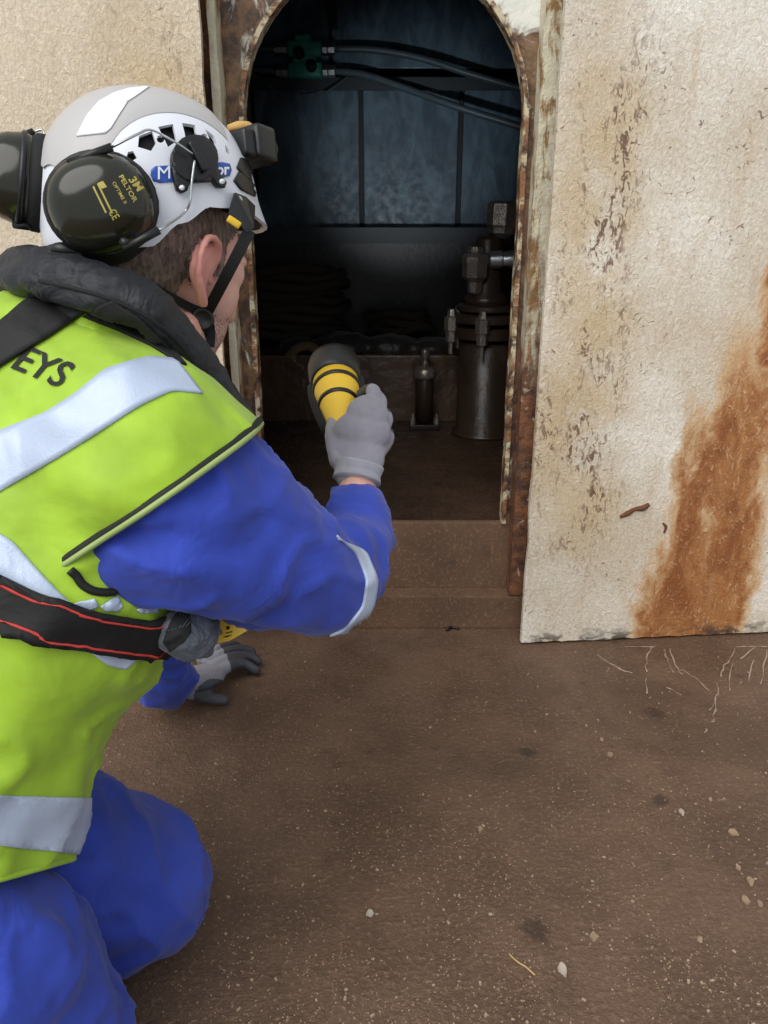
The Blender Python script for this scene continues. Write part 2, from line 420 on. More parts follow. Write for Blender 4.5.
M['print_white'] = plain('white_print', srgb(238, 240, 245), .5, .02)
M['print_black'] = plain('black_print', srgb(18, 20, 18), .7, .05)
M['print_gold'] = plain('gold_print', srgb(186, 170, 84), .5, .05)
M['yellow'] = plain('yellow_plastic', srgb(232, 190, 50), .35, .08, 40, .1)
M['glove'] = cloth('grey_knit_glove', srgb(138, 136, 146), .85, 1400, 30, .2)
M['glovecuff'] = cloth('light_grey_knit_cuff', srgb(156, 156, 166), .9, 1400, 30, .2)
M['nitrile'] = plain('dark_grey_rubber_coating', srgb(66, 66, 72), .6, .15, 80, .3)
M['glass'] = plain('torch_lens', srgb(230, 235, 240), .1, .02, 20, 0, 0.0, **{'Emission Color': (.9, .95, 1, 1), 'Emission Strength': 3.0})
M['flake'] = plain('pale_paint_flake', srgb(176, 164, 150), .7, .2, 60, .3)
M['straw'] = plain('dry_straw', srgb(190, 160, 110), .7, .15)
g = G('skin'); hx = g.noise(120, 3); blot = g.noise(22, 3)
sk = g.mix(g.ramp(blot, .35, .68), srgb(222, 176, 158), srgb(212, 152, 136))
M['skin'] = g.done(sk, .5, g.bump(hx, .0015, .3), **{'Subsurface Weight': .12, 'Subsurface Scale': .01})
M['skinred'] = plain('reddish_ear_skin', srgb(222, 152, 140), .5, .1, 40, .1)
g = G('short_brown_hair'); st = g.noise(200, 3, .6, .5, g.pos((1, 1, .25)))
M['hair'] = g.done(g.mix(g.ramp(st, .3, .7), srgb(84, 68, 62), srgb(150, 126, 116)), .7, g.bump(st, .003, .6))
g = G('stubble_skin'); M['stubble_skin'] = g.done(g.mix(g.ramp(g.noise(420, 3, .7), .42, .62), srgb(214, 168, 152), srgb(132, 104, 94)), .6, g.bump(g.noise(300, 2), .001, .3))
M['eye'] = plain('eye_white', srgb(225, 220, 215), .2, .02)
M['iris'] = plain('brown_iris', srgb(60, 40, 28), .2, .05)

# ------------------------------------------------------------------ the setting
YB, YW, HW, ZA, ZS = 1.885, 1.745, .316, 1.235, .285       # bulkhead plane, outer wall panels, opening half width, arch spring, sill
def struct(name, bm, mat, smooth=False, label=None):
    o = obj(name, bm, mat, None, smooth); tag(o, label, None, None, 'structure'); return o

b = bmesh.new(); N = 40
box(b, (-2.6, -2.2, -.06), (2.6, 1.87, 0)); FLOOR = struct('floor', b, M['floor'], label='dirty brown painted steel deck')

def ragged(lo_x, hi_x, edge_noise, sgn):
    """an outer wall plate with a torn lower edge and an uneven door-side edge, 4 cm thick"""
    b = bmesh.new(); top = 2.3; pts = []
    n = 70
    for i in range(n + 1):                                  # bottom edge
        x = lo_x + (hi_x - lo_x) * (i / n) ** 1.6
        zz = .004 + .007 * abs(noise.noise(Vector((x * 26, 0, 3)))) + .004 * abs(noise.noise(Vector((x * 80, 5, 3))))
        pts.append((x, zz))
    pts.append((hi_x, top))
    for i in range(50, 0, -1):
        z = top * i / 50; pts.append((lo_x + sgn * .004 * noise.noise(Vector((1, z * 9, 7))) * edge_noise, z))
    return pts
def plate(pts, y0, y1, bev=.004):
    b = bmesh.new(); a = [b.verts.new((x, y0, z)) for x, z in pts]; c = [b.verts.new((x, y1, z)) for x, z in pts]
    n = len(pts); b.faces.new(a); b.faces.new(c[::-1])
    for i in range(n): b.faces.new((a[i], c[i], c[(i + 1) % n], a[(i + 1) % n]))
    bmesh.ops.recalc_face_normals(b, faces=b.faces[:]); return b
b = plate(ragged(.353, 2.4, 1, 1), 0, .014)
b.transform(Matrix.Translation((.353, YW, 0)) @ Matrix.Rotation(R(5.2), 4, 'Z') @ Matrix.Translation((-.353, 0, 0)))
WR = struct('wall_right', b, M['wall_right'], label='cream painted steel plate with rust runs right of the opening')
b = plate([(x, z + .13 * min(1, max(0, (x + .80) / .10))) if z < .1 else (x, z) for x, z in ragged(-.362, -2.6, 1.6, 1)], 0, .014)
b.transform(Matrix.Translation((-.362, YW, 0)) @ Matrix.Rotation(R(-2), 4, 'Z') @ Matrix.Translation((.362, 0, 0)))
struct('wall_left', b, M['wall_left'], label='cream painted steel plate left of the opening')

# bulkhead sheet with the arched opening
def arch(hw, zs, za, n=28):
    p = [(hw, zs)] + [(hw, zs + (za - zs) * i / 8) for i in range(1, 8)]
    p += [(hw * math.cos(math.pi * i / n), za + hw * math.sin(math.pi * i / n)) for i in range(n + 1)]
    p += [(-hw, zs + (za - zs) * i / 8) for i in range(7, 0, -1)] + [(-hw, zs)]
    return p
ar = arch(HW, ZS, ZA)
def ring_plate(outer_hw, top, y0, y1, ins):
    b = bmesh.new(); F0, F1, B0, B1 = [], [], [], []
    for x, z in ins:
        if z < ZA: ox, oz = math.copysign(outer_hw, x), z
        else:
            k = max(abs(x) / outer_hw, (z - ZA) / (top - ZA)) if (abs(x) > 1e-6 or z > ZA) else 1
            ox, oz = x / k, ZA + (z - ZA) / k
        for L, q in ((F0, (x, y0, z)), (F1, (ox, y0, oz)), (B0, (x, y1, z)), (B1, (ox, y1, oz))): L.append(b.verts.new(q))
    for i in range(len(ins) - 1):
        b.faces.new((F0[i], F0[i + 1], F1[i + 1], F1[i])); b.faces.new((B0[i + 1], B0[i], B1[i], B1[i + 1]))
        b.faces.new((F0[i + 1], F0[i], B0[i], B0[i + 1])); b.faces.new((F1[i], F1[i + 1], B1[i + 1], B1[i]))
    bmesh.ops.recalc_face_normals(b, faces=b.faces[:]); return b
b = ring_plate(2.5, 2.3, YB, YB + .012, ar)
struct('wall_bulkhead', b, M['rust_mid'], label='rusty bulkhead sheet with an arched opening')
# flat-bar lip round the opening, standing proud of the sheet
b = bmesh.new(); rg = []
for i, (x, z) in enumerate(ar):
    j = 1.0 - .010 / HW
    jit = .0025 * noise.noise(Vector((x * 30, z * 30, 1)))
    n_ = Vector((x, 0, max(0, z - ZA))).normalized()
    q = Vector((x, 0, z)) - n_ * (.010 + jit); o_ = Vector((x, 0, z)) + n_ * .001
    rg.append([b.verts.new((q.x, YB - .012, q.z)), b.verts.new((o_.x, YB - .012, o_.z)), b.verts.new((o_.x, YB + .030, o_.z)), b.verts.new((q.x, YB + .030, q.z))])
for A, B in zip(rg, rg[1:]):
    for j in range(4): b.faces.new((A[j], A[(j + 1) % 4], B[(j + 1) % 4], B[j]))
b.faces.new(rg[0]); b.faces.new(rg[-1][::-1]); bmesh.ops.recalc_face_normals(b, faces=b.faces[:])
struct('trim_1', b, M['lip'], label='rusted flat bar lip round the arched opening')
# sliding-door rails either side
def rail(name, x0, x1, y0, y1, z0, mat, label, s):
    b = bmesh.new(); n = 60; rings = []
    for i in range(n + 1):
        z = z0 + (2.3 - z0) * i / n
        e = lambda k: .0028 * noise.noise(Vector((k, z * 13, x0 * 9)))
        rings.append([b.verts.new((x0 + e(1), y0 + e(2), z)), b.verts.new((x1 + e(3), y0 + e(4), z)), b.verts.new((x1 + e(3), y1, z)), b.verts.new((x0 + e(1), y1, z))])
    for A, B in zip(rings, rings[1:]):
        for j in range(4): b.faces.new((A[j], A[(j + 1) % 4], B[(j + 1) % 4], B[j]))
    b.faces.new(rings[0]); b.faces.new(rings[-1]); bmesh.ops.recalc_face_normals(b, faces=b.faces[:])
    return struct(name, b, mat, label=label)
def rail_mat(name, zsplit):
    g = G(name); x, y, z = g.xyz(); wob = g.m_('MULTIPLY', g.m_('SUBTRACT', g.noise(9, 7, .7, .5, g.pos((1.5, 1, .7))), .5), 1.5)
    k = g.ramp(g.m_('ADD', z, wob), zsplit + .22, zsplit - .22)
    b_ = g.noise(34, 5, .65)
    rust = g.mix(g.ramp(b_, .35, .65), srgb(78, 54, 44), srgb(132, 86, 56))
    rust = g.mix(g.ramp(g.noise(28, 5, .6, .5), .63, .7), rust, srgb(168, 150, 128))
    rust = g.mix(g.ramp(g.noise(19, 3, .5), .68, .74), rust, srgb(176, 96, 34))
    pt = g.mix(g.ramp(g.noise(20, 6, .7, .4, g.pos((2, 1, .5))), .48, .6), srgb(206, 198, 172), srgb(140, 106, 62))
    return g.done(g.mix(k, pt, rust), .6, g.bump(b_, .008, .7))
M['rail'] = rail_mat('rail_cream_over_rust', .86)
M['rail2'] = rail_mat('rail_ochre_rust', .55)
rail('trim_2', .330, .367, YB - .055, YB + .002, .10, M['rail'], 'rusty door rail between the opening and the cream plate', 1)
rail('trim_3', .352, .40, YB - .03, YB + .002, .10, M['rust_heavy'], 'dark rusted channel behind the cream plate edge', 1)
rail('trim_4', -.362, -.345, YB - .06, YB + .002, .10, M['rail2'], 'ochre rusted door rail left of the opening', 1)
rail('trim_5', -.46, -.362, YB - .025, YB + .002, .10, M['rust_heavy'], 'brown rusted channel beside the left plate', 1)
# sill: upper riser, top flange, lower step
b = bmesh.new(); box(b, (-2.5, YB, 0), (2.5, YB + .018, ZS), .003); struct('trim_6', b, M['mud'], label='brown painted sill of the opening')
b = bmesh.new(); box(b, (-2.5, 1.832, 0), (2.5, YB, .097), .005); struct('trim_7', b, M['mud'], label='lower brown step under the sill')

# compartment behind
Z0, YR = .262, 4.0
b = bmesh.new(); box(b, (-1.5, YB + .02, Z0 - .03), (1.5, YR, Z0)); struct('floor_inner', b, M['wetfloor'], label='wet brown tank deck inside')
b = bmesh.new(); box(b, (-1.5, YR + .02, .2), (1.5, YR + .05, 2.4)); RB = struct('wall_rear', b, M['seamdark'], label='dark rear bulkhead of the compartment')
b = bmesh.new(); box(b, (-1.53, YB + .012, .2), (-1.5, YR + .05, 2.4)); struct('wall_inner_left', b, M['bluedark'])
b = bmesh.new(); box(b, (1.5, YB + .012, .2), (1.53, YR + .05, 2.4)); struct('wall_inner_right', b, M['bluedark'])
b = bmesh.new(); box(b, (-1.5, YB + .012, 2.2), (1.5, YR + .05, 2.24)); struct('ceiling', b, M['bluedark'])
# rear plating between stiffeners: each plate a piece of the rear wall
xs_ = [-1.49, -.60, -.115, -.093, .352, .374, .88, 1.49]
for x0, x1 in ((-1.49, -.62), (-.60, -.118), (-.096, .347), (.371, .86), (.88, 1.49)):
    b = bmesh.new(); box(b, (x0, YR - .01, 1.02), (x1, YR + .02, 1.66), .004); obj('plate', b, M['bluewall'], RB, False)
for x0, x1 in ((-1.49, -.25), (-.235, 1.49)):
    b = bmesh.new(); box(b, (x0, YR - .02, 1.70), (x1, YR + .02, 2.2), .004); obj('plate', b, M['bluewall'], RB, False)
b = bmesh.new(); box(b, (-1.49, YR - .10, 1.652), (1.49, YR + .02, 1.672)); box(b, (-1.49, YR - .10, 1.60), (1.49, YR - .09, 1.672)); struct('trim_8', b, M['bluedark'], label='horizontal angle stiffener on the rear bulkhead')
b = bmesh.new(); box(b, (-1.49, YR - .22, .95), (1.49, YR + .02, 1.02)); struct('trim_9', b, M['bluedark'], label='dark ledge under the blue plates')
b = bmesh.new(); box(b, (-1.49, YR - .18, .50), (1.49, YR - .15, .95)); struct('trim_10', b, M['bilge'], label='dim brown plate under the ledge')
# block (girder) the pipe work stands before
b = bmesh.new(); box(b, (-1.49, 3.12, Z0), (1.49, 3.82, .535), .008); struct('trim_11', b, M['wetblock'], label='wet brown girder across the compartment')

# bracket hanging at the top
b = bmesh.new()
q = atY(325, 0, 3.9); 
prism(b, frame((q.x, 3.88, 1.95), (0, 1, 0), (1, 0, 0)), [(-.05, -.25), (.03, -.25), (.05, .10), (.02, .10)], .08)
tag(obj('bracket', b, M['bluedark'], None, False), 'dark steel bracket hanging above the green valve block', 'bracket')

# green valve block with four hose fittings
v0 = atY(305, 60, 3.86)
vb = thing('valve_block', 'green valve block with four pale hose fittings on the rear bulkhead', 'valve', v0)
b = bmesh.new()
box(b, v0 + Vector((-.075, -.03, .012)), v0 + Vector((.075, .04, .072)), .012)
box(b, v0 + Vector((-.075, -.03, -.072)), v0 + Vector((.075, .04, -.012)), .012)
box(b, v0 + Vector((-.05, -.02, -.05)), v0 + Vector((.05, .08, .05)), .008)
box(b, v0 + Vector((-.04, -.035, .07)), v0 + Vector((.03, .02, .095)), .008)
obj('block_body', b, M['greenvalve'], vb)
for dx, dz in ((-.022, .02), (.03, -.03)):
    b = bmesh.new(); lathe(b, frame(v0 + Vector((dx, -.03, dz)), (0, -1, 0)), [(.024, 0), (.024, .02), (.016, .024), (.012, .03)], 14); obj('plug', b, M['bluedark'], vb)
for sx in (-1, 1):
    for dz in (.043, -.043):
        b = bmesh.new(); Mx = frame(v0 + Vector((sx * .075, 0, dz)), (sx, 0, 0))
        lathe(b, Mx, [(.02, 0), (.028, .004), (.028, .022), (.022, .026), (.026, .03), (.026, .055), (.016, .06)], 8)
        obj('hose_fitting', b, M['steel'], vb, False)
def hose(name, pts, rad, mat, label, cat='hose', group=None):
    b = bmesh.new(); tube(b, pts, rad, 8, 8); return tag(obj(name, b, mat), label, cat, group)
hose('hose', [v0 + Vector((.13, 0, .043)), atY(375, 50, 3.85), atY(420, 58, 3.83), atY(470, 74, 3.80), atY(540, 94, 3.78), atY(620, 118, 3.75)], .014, M['cable'], 'upper black hose running right from the green valve block')
hose('hose.001', [v0 + Vector((.13, 0, -.043)), atY(365, 75, 3.84), atY(410, 90, 3.80), atY(460, 108, 3.74), atY(540, 133, 3.70), atY(620, 160, 3.66)], .015, M['cable'], 'lower black hose sagging right from the green valve block')
hose('hose.002', [v0 + Vector((-.13, 0, .043)), atY(240, 50, 3.86), atY(170, 54, 3.86)], .013, M['cable'], 'upper short hose left of the green valve block')
hose('hose.003', [v0 + Vector((-.13, 0, -.043)), atY(240, 70, 3.86), atY(170, 72, 3.86)], .013, M['cable'], 'lower short hose left of the green valve block')
hose('wire', [atY(250, 72, 3.84), atY(268, 85, 3.82), atY(288, 98, 3.82), atY(312, 99, 3.82), atY(333, 88, 3.82), atY(348, 76, 3.84)], .004, M['cable'], 'thin dark wire drooping in a loop under the green valve block', 'wire')

# standpipe with flanges and valve
YP = 2.93
def zAt(px, py): return atY(px, py, YP).z
px0 = atY(486, 370, YP).x
pp = thing('standpipe', 'thick brown standpipe with bolted flanges and a shiny valve on top', 'pipe', (px0, YP, Z0))
Mp = Matrix.Translation((px0, YP, 0))
b = bmesh.new(); lathe(b, Mp, [(.125, Z0), (.125, Z0 + .012), (.108, Z0 + .02), (.106, zAt(486, 345)), (.09, zAt(486, 340))], 40); obj('pipe_body', b, M['pipe'], pp); 
for y0, y1, r in ((338, 326, .125), (322, 313, .138), (311, 304, .118)):
    b = bmesh.new(); z0, z1 = zAt(486, y0), zAt(486, y1); lathe(b, Mp, [(r - .006, z0), (r, z0 + .005), (r, z1 - .005), (r - .006, z1)], 40); sharp(obj('flange', b, M['pipe'], pp))
for k in range(6):
    a = 2 * math.pi * (k + .25) / 6
    b = bmesh.new(); Mb = Matrix.Translation((px0 + .145 * math.cos(a), YP + .145 * math.sin(a), 0))
    lathe(b, Mb, [(.009, zAt(486, 352)), (.009, zAt(486, 341)), (.02, zAt(486, 340)), (.02, zAt(486, 330)), (.026, zAt(486, 329)), (.026, zAt(486, 316)), (.018, zAt(486, 315)), (.012, zAt(486, 308))], 6)
    obj('bolt', b, M['greasemetal'], pp, False)
xn = atY(486, 300, YP).x
b = bmesh.new(); lathe(b, Matrix.Translation((xn + .0, YP, 0)), [(.085, zAt(486, 304)), (.08, zAt(486, 297)), (.055, zAt(486, 290)), (.048, zAt(486, 240)), (.04, zAt(486, 236))], 28)
obj('neck', b, M['pipe'], pp)
yv = YP - .05; vx = atY(476, 265, yv)
b = bmesh.new(); zz = lambda py: atY(476, py, yv).z
lathe(b, Matrix.Translation((vx.x, yv, 0)), [(.018, zz(294)), (.026, zz(292)), (.03, zz(282)), (.034, zz(281)), (.048, zz(277)), (.05, zz(264)), (.053, zz(262)), (.053, zz(257)), (.046, zz(254)), (.03, zz(252)), (.03, zz(247)), (.022, zz(246))], 8)
sharp(obj('valve', b, M['greasemetal'], pp, True, 'shiny wet hexagonal valve body'), 30)
b = bmesh.new(); Mh = frame(Vector((vx.x + .04, yv, zz(260))), (1, -.05, .02))
lathe(b, Mh, [(.02, 0), (.03, .01), (.032, .05), (.027, .055), (.03, .08), (.03, .105), (.018, .11), (.016, .35)], 12); sharp(obj('side_pipe', b, M['steel'], pp), 30)
b = bmesh.new(); xc = atY(488, 218, YP); Mc = Matrix.Translation((xc.x, YP, 0)) @ Matrix.Rotation(R(3), 4, 'Y')
lathe(b, Mc, [(.03, zAt(488, 238)), (.05, zAt(488, 233)), (.052, zAt(488, 228)), (.06, zAt(488, 225)), (.06, zAt(488, 204)), (.05, zAt(488, 201))], 8)
sharp(obj('cap_nut', b, M['greasemetal'], pp), 30)

# small greased fitting
f0 = atY(424, 424, 3.02); f0.z = Z0
ft = thing('grease_fitting', 'small upright brown cylinder with a thin stem against the girder', 'fitting', f0)
zf = lambda py: atY(424, py, 3.02).z
Mf = Matrix.Translation((f0.x, 3.02, 0))
b = bmesh.new(); lathe(b, Mf, [(.036, zf(420)), (.036, zf(376)), (.032, zf(374))], 20); obj('barrel', b, M['pipe'], ft)
b = bmesh.new(); lathe(b, Mf, [(.044, zf(378)), (.046, zf(375)), (.046, zf(369)), (.03, zf(366))], 20); obj('collar', b, M['greasemetal'], ft)
b = bmesh.new(); lathe(b, Mf, [(.02, zf(367)), (.012, zf(362)), (.01, zf(358)), (.016, zf(356)), (.016, zf(350)), (.008, zf(348))], 10); obj('stem', b, M['greasemetal'], ft)
b = bmesh.new()
box(b, (f0.x - .06, 2.97, Z0), (f0.x + .06, 3.07, Z0 + .022), .004); obj('foot_plate', b, M['bilge'], ft)
for s in (-1, 1):
    b = bmesh.new(); lathe(b, Matrix.Translation((f0.x + s * .047, 2.985, Z0 + .02)), [(.012, 0), (.012, .03), (.007, .032), (.007, .045)], 6); obj('bolt', b, M['greasemetal'], ft, False)

# rope coils and tarpaulin on the girder
def coil(name, centre, r0, turns, rr, label, sq=.55, tilt=0):
    b = bmesh.new(); pts = []
    for k in range(turns * 14):
        a = 2 * math.pi * k / 14; r = r0 * (1 - .12 * math.sin(k * .31)) ; lay = k / 14
        pts.append(Vector((math.cos(a) * r, math.sin(a) * r * sq, rr * 1.5 * lay + .012 * math.sin(k * 1.7))))
    pts = [Matrix.Rotation(tilt, 3, 'X') @ p + centre for p in pts]
    tube(b, pts, rr, 6, 2); return tag(obj(name, b, M['rope']), label, 'rope', 'dark rope coils on the girder')
c0 = atY(292, 345, 3.45); coil('rope_coil', Vector((c0.x, 3.50, .56)), .22, 9, .022, 'dark rope coil piled high on the left of the girder')
c1 = atY(400, 330, 3.5); coil('rope_coil.001', Vector((c1.x, 3.60, .56)), .13, 3, .022, 'low dark rope coil lying right of the tall coil')
b = bmesh.new()
for (px, py, rx, rz) in ((300, 352, .09, .04), (345, 347, .14, .065), (390, 350, .13, .055), (430, 356, .10, .04)):
    q = atY(px, py, 3.28); ellipsoid(b, (q.x, 3.28, .545), ((1, 0, 0), (0, 1, 0), (0, 0, 1)), (rx, .1, rz), 3)
b = skin(b, .012, 4, lambda p: .008 * noise.noise(p * 22)); tag(obj('tarpaulin', b, M['tarp']), 'crumpled dark tarpaulin lying along the front edge of the girder', 'tarpaulin')
hose('short_rope', [atY(288, 357, 3.14), atY(296, 349, 3.13), atY(308, 346, 3.13), atY(318, 352, 3.13), atY(321, 359, 3.13)], .02, plain('brown_rope_end', srgb(112, 88, 60), .8, .3, 60, .6), 'brown rope end looped over the girder edge left of the torch', 'rope')

# ------------------------------------------------------------------ the worker
PR = thing('person', 'kneeling worker in blue overalls and yellow vest shining a torch into the opening', 'person', at(128, 960, 1.1) * 1.0)
PR.location.z = 0; ORIG[PR.name] = Vector(PR.location)

# head frame (x forward, y left, z up)
YAW, NOD = R(56), R(15)
HR = (Matrix.Rotation(YAW, 3, 'Z') @ Matrix.Rotation(NOD, 3, 'Y') @ Matrix.Rotation(R(0), 3, 'X'))
KH = 1.16
EAR = at(205, 274, .89)
HC = EAR - HR @ Vector((0.0, -.080, -.008)) * KH
def H(x, y, z): return HC + HR @ Vector((x, y, z))
HX, HY, HZ = HR @ Vector((1, 0, 0)), HR @ Vector((0, 1, 0)), HR @ Vector((0, 0, 1))
AX = (HX, HY, HZ)

# torso stations: image point, depth, side half width, front half width, thickness
L0 = Vector((-.25, .95, -.15)).normalized()
ST = [(-80, 890, .88, .17, .13), (-45, 805, .88, .175, .130), (-20, 722, .89, .17, .123), (10, 655, .90, .165, .122), (55, 590, .91, .17, .145),
      (80, 510, .92, .175, .15), (98, 430, .925, .17, .135), (115, 360, .93, .12, .10)]
SP = [at(a, b_, c) for a, b_, c, _, _ in ST]
def torso(bm, grow, upto=8, frm=0):
    fine = []
    for i in range(frm, upto - 1):
        for k in range(4):
            t = k / 4; fine.append((SP[i].lerp(SP[i + 1], t), ST[i][3] * (1 - t) + ST[i + 1][3] * t, ST[i][4] * (1 - t) + ST[i + 1][4] * t, (SP[i + 1] - SP[i]).normalized()))
    fine.append((SP[upto - 1], ST[upto - 1][3], ST[upto - 1][4], (SP[upto - 1] - SP[upto - 2]).normalized()))
    for p, a, bb, S in fine:
        L = (L0 - S * L0.dot(S)).normalized(); Fd = L.cross(S)
        ellipsoid(bm, p, (Fd, L, S), (bb + grow, a + grow, .07 + grow), 3)
SH_R, EL_R, WR_R = at(138, 462, .83), at(318, 583, .97), at(357, 492, 1.13)
SH_L, EL_L, WR_L = at(150, 420, 1.17), at(150, 560, 1.42), at(162, 672, 1.63)
NECK = at(138, 322, .93)

# skin body: head, neck, trunk and limbs in one surface
b = bmesh.new()
ellipsoid(b, H(-.012, 0, .035), AX, (.098, .078, .092)); ellipsoid(b, H(.03, 0, .02), AX, (.066, .068, .085))
ellipsoid(b, H(.045, 0, -.045), AX, (.048, .058, .058)); ellipsoid(b, H(.062, 0, -.085), AX, (.030, .034, .028))
for s in (-1, 1):
    ellipsoid(b, H(.048, s * .047, -.018), AX, (.030, .021, .034)); ellipsoid(b, H(.056, s * .050, .006), AX, (.024, .018, .022)); chain(b, [H(.0, s * .058, -.062), H(.03, s * .05, -.088), H(.07, s * .02, -.104)], [.017, .016, .015], 6)
    ellipsoid(b, H(.072, s * .032, .022), AX, (.022, .026, .012))
chain(b, [H(.088, 0, .012), H(.104, 0, -.015), H(.112, 0, -.03)], [.011, .012, .014], 5)
for s in (-1, 1): ball(b, H(.100, s * .012, -.034), .010)
chain(b, [H(.084, -.022, -.062), H(.094, 0, -.06), H(.084, .022, -.062)], [.007, .009, .007], 5); chain(b, [H(.082, -.018, -.072), H(.09, 0, -.072), H(.082, .018, -.072)], [.007, .01, .007], 5)
# ears
for s in (-1, 1):
    e = lambda x, y, z: H(x - .002, s * (.074 + y), z - .008)
    chain(b, [e(.012, .004, .004), e(.014, .010, .022), e(.004, .015, .033), e(-.012, .019, .031), e(-.020, .021, .014), e(-.017, .018, -.004), e(-.006, .012, -.018), e(.004, .006, -.028)], [.0042, .0045, .0048, .0048, .0045, .0045, .006, .0065], 6, 1)
    chain(b, [e(.002, .010, .022), e(-.009, .014, .012), e(-.008, .012, -.004), e(.002, .008, -.012)], [.003, .0035, .0035, .003], 5, 1)
    ellipsoid(b, e(-.006, .007, .006), AX, (.015, .006, .026), 2); ball(b, e(.012, .003, -.006), .005, 1)
for v in b.verts: v.co = HC + (v.co - HC) * KH
def H(x, y, z): return HC + HR @ Vector((x, y, z)) * KH
chain(b, [H(-.02, 0, -.03), H(-.045, 0, -.09), NECK, at(118, 380, .93)], [.06, .058, .062, .075], 8)
for cc in ([SH_R, EL_R, WR_R, at(358, 466, 1.15)], [SH_L, EL_L, WR_L, at(186, 682, 1.655)]): chain(b, cc, [.06, .045, .029, .018], 9)
torso(b, -.05)
chain(b, [SP[-1], SH_R], [.07, .06]); chain(b, [SP[-1], SH_L], [.07, .06])
KN_L, KN_R = at(130, 884, 1.10), at(22, 1052, .86)
LEG_L = [at(-40, 850, .95), at(40, 866, 1.03), KN_L]; LEG_R = [at(-90, 930, .78), at(-30, 990, .82), KN_R]
def foot(k): return Vector((k.x - .40, k.y - .14, .075))
for lg in (LEG_L, LEG_R): chain(b, lg + [foot(lg[-1])], [.09, .08, .06, .045], 9)
body = skin(b, .0034, 3)
BODY_B = bvh_of(body)
BODY = obj('body', body, M['skin'], PR)
# ears and stubble tinting are skin tones of their own: second material by face position
BODY.data.materials.append(M['skinred']); BODY.data.materials.append(M['stubble_skin'] if 'stubble_skin' in M else M['skin'])
inv = HR.transposed()
off0 = Vector(BODY.location)
for p in BODY.data.polygons:
    q = inv @ (p.center + off0 - HC) / KH
    if q.length < .19 and q.x > .012 + .012 * noise.noise(q * 60) and q.z < -.042 + .014 * noise.noise(q * 50) - .25 * max(0, .04 - q.x): p.material_index = 2
    if abs(q.y) > .073 and -.05 < q.z < .035 and -.03 < q.x < .02: p.material_index = 1
for s in (-1, 1):
    b = bmesh.new(); ball(b, H(.078, s * .032, .004), .0145, 3); o = obj('eye', b, M['eye'], PR)
    b = bmesh.new(); ball(b, H(.0845, s * .032, .0035), .0078, 2); obj('iris', b, M['iris'], o)

# hair: a close-cropped cap of scalp plus strands
def hairy(q):
    if q.z < -.115 or q.x > .075: return False
    if q.x < -.013: return q.z > -.088 + .4 * (q.x + .05) * (1 if q.x > -.05 else 0) + (.02 if q.x > -.03 else 0)
    if q.x < .016: return q.z > .025
    if q.x < .036: return q.z > -.004
    return q.z > .03 + (q.x - .036) * .8
b = bmesh.new(); b.from_mesh(BODY.data); b.transform(Matrix.Translation(off0))
bmesh.ops.delete(b, geom=[f for f in b.faces if not hairy(inv @ (f.calc_center_median() - HC) / KH) or abs((inv @ (f.calc_center_median() - HC) / KH).y) > .082 or (f.calc_center_median() - HC).length > .17], context='FACES')
b.normal_update()
for v in b.verts: v.co += v.normal * .0022
src = [(f.calc_center_median(), f.normal.copy()) for f in b.faces]
down = -HZ - HX * .5
random.shuffle(src)
for p, n in src[:9000]:
    d = (n * .8 + down * .9 + Vector((random.uniform(-.3, .3), random.uniform(-.3, .3), random.uniform(-.3, .3)))).normalized() * random.uniform(.005, .009)
    w = n.cross(d).normalized() * .0005
    b.faces.new((b.verts.new(p - w), b.verts.new(p + w), b.verts.new(p + d)))
obj('hair', b, M['hair'], PR, True, 'short cropped brown hair')

# blue overalls
def fold(amp, s=1.0):
    def f(p):
        a = noise.noise(Vector((p.x * 9, p.y * 9, p.z * 14)) * s); c = noise.noise(Vector((p.x * 23 + 3, p.y * 20, p.z * 30)) * s)
        r = (1 - abs(noise.noise(Vector((p.x * 7 + p.z * 9, p.y * 8 - p.z * 5, p.z * 6)) * s * 1.6))) ** 5
        return amp * (.8 * a + .45 * c + 1.1 * r)
    return f
b = bmesh.new()
torso(b, -.03, 8)
chain(b, [at(90, 415, .90), SH_R, at(225, 528, .885), EL_R], [.11, .108, .098, .072], 10); chain(b, [at(92, 480, .86), at(130, 520, .865)], [.10, .10], 4); chain(b, [at(90, 545, .785), at(108, 538, .796), at(160, 548, .806), at(225, 556, .86)], [.030, .046, .058, .075], 6)
chain(b, [EL_R, at(352, 552, 1.05), at(356, 505, 1.12)], [.072, .053, .040], 10)
chain(b, [SP[-2], SH_L, EL_L, WR_L, at(176, 679, 1.655)], [.10, .10, .075, .06, .046], 12)
chain(b, LEG_L, [.122, .135, .112], 10); chain(b, [KN_L, KN_L.lerp(foot(KN_L), .5), foot(KN_L)], [.112, .09, .07], 8)
chain(b, LEG_R, [.115, .13, .118], 10); chain(b, [KN_R, KN_R.lerp(foot(KN_R), .5), foot(KN_R)], [.115, .09, .07], 8)
cov = skin(b, .0075, 5, fold(.0085))
for v in cov.verts:
    if v.co.z < .004: v.co.z = .004
COV_B = bvh_of(cov)
COV = obj('coverall', cov, M['blue'], PR, True, 'royal blue overalls')
for k in (KN_L, KN_R):                                     # boots behind the knees
    f_ = foot(k); b = bmesh.new(); chain(b, [f_ + Vector((.02, 0, .0)), f_ + Vector((-.10, -.03, -.01)), f_ + Vector((-.13, -.04, -.0))], [.055, .05, .05], 6); b = skin(b, .008, 3)
    obj('boot', b, M['black'], PR)

# sleeve reflective band
obj('reflective_band', band([(336, 536), (356, 554), (366, 580), (362, 606), (345, 628), (312, 642), (296, 642)], [(338, 540), (366, 552), (377, 580), (373, 606), (357, 632), (322, 645), (300, 646)], COV_B, .003, .004), M['tape'], COV)
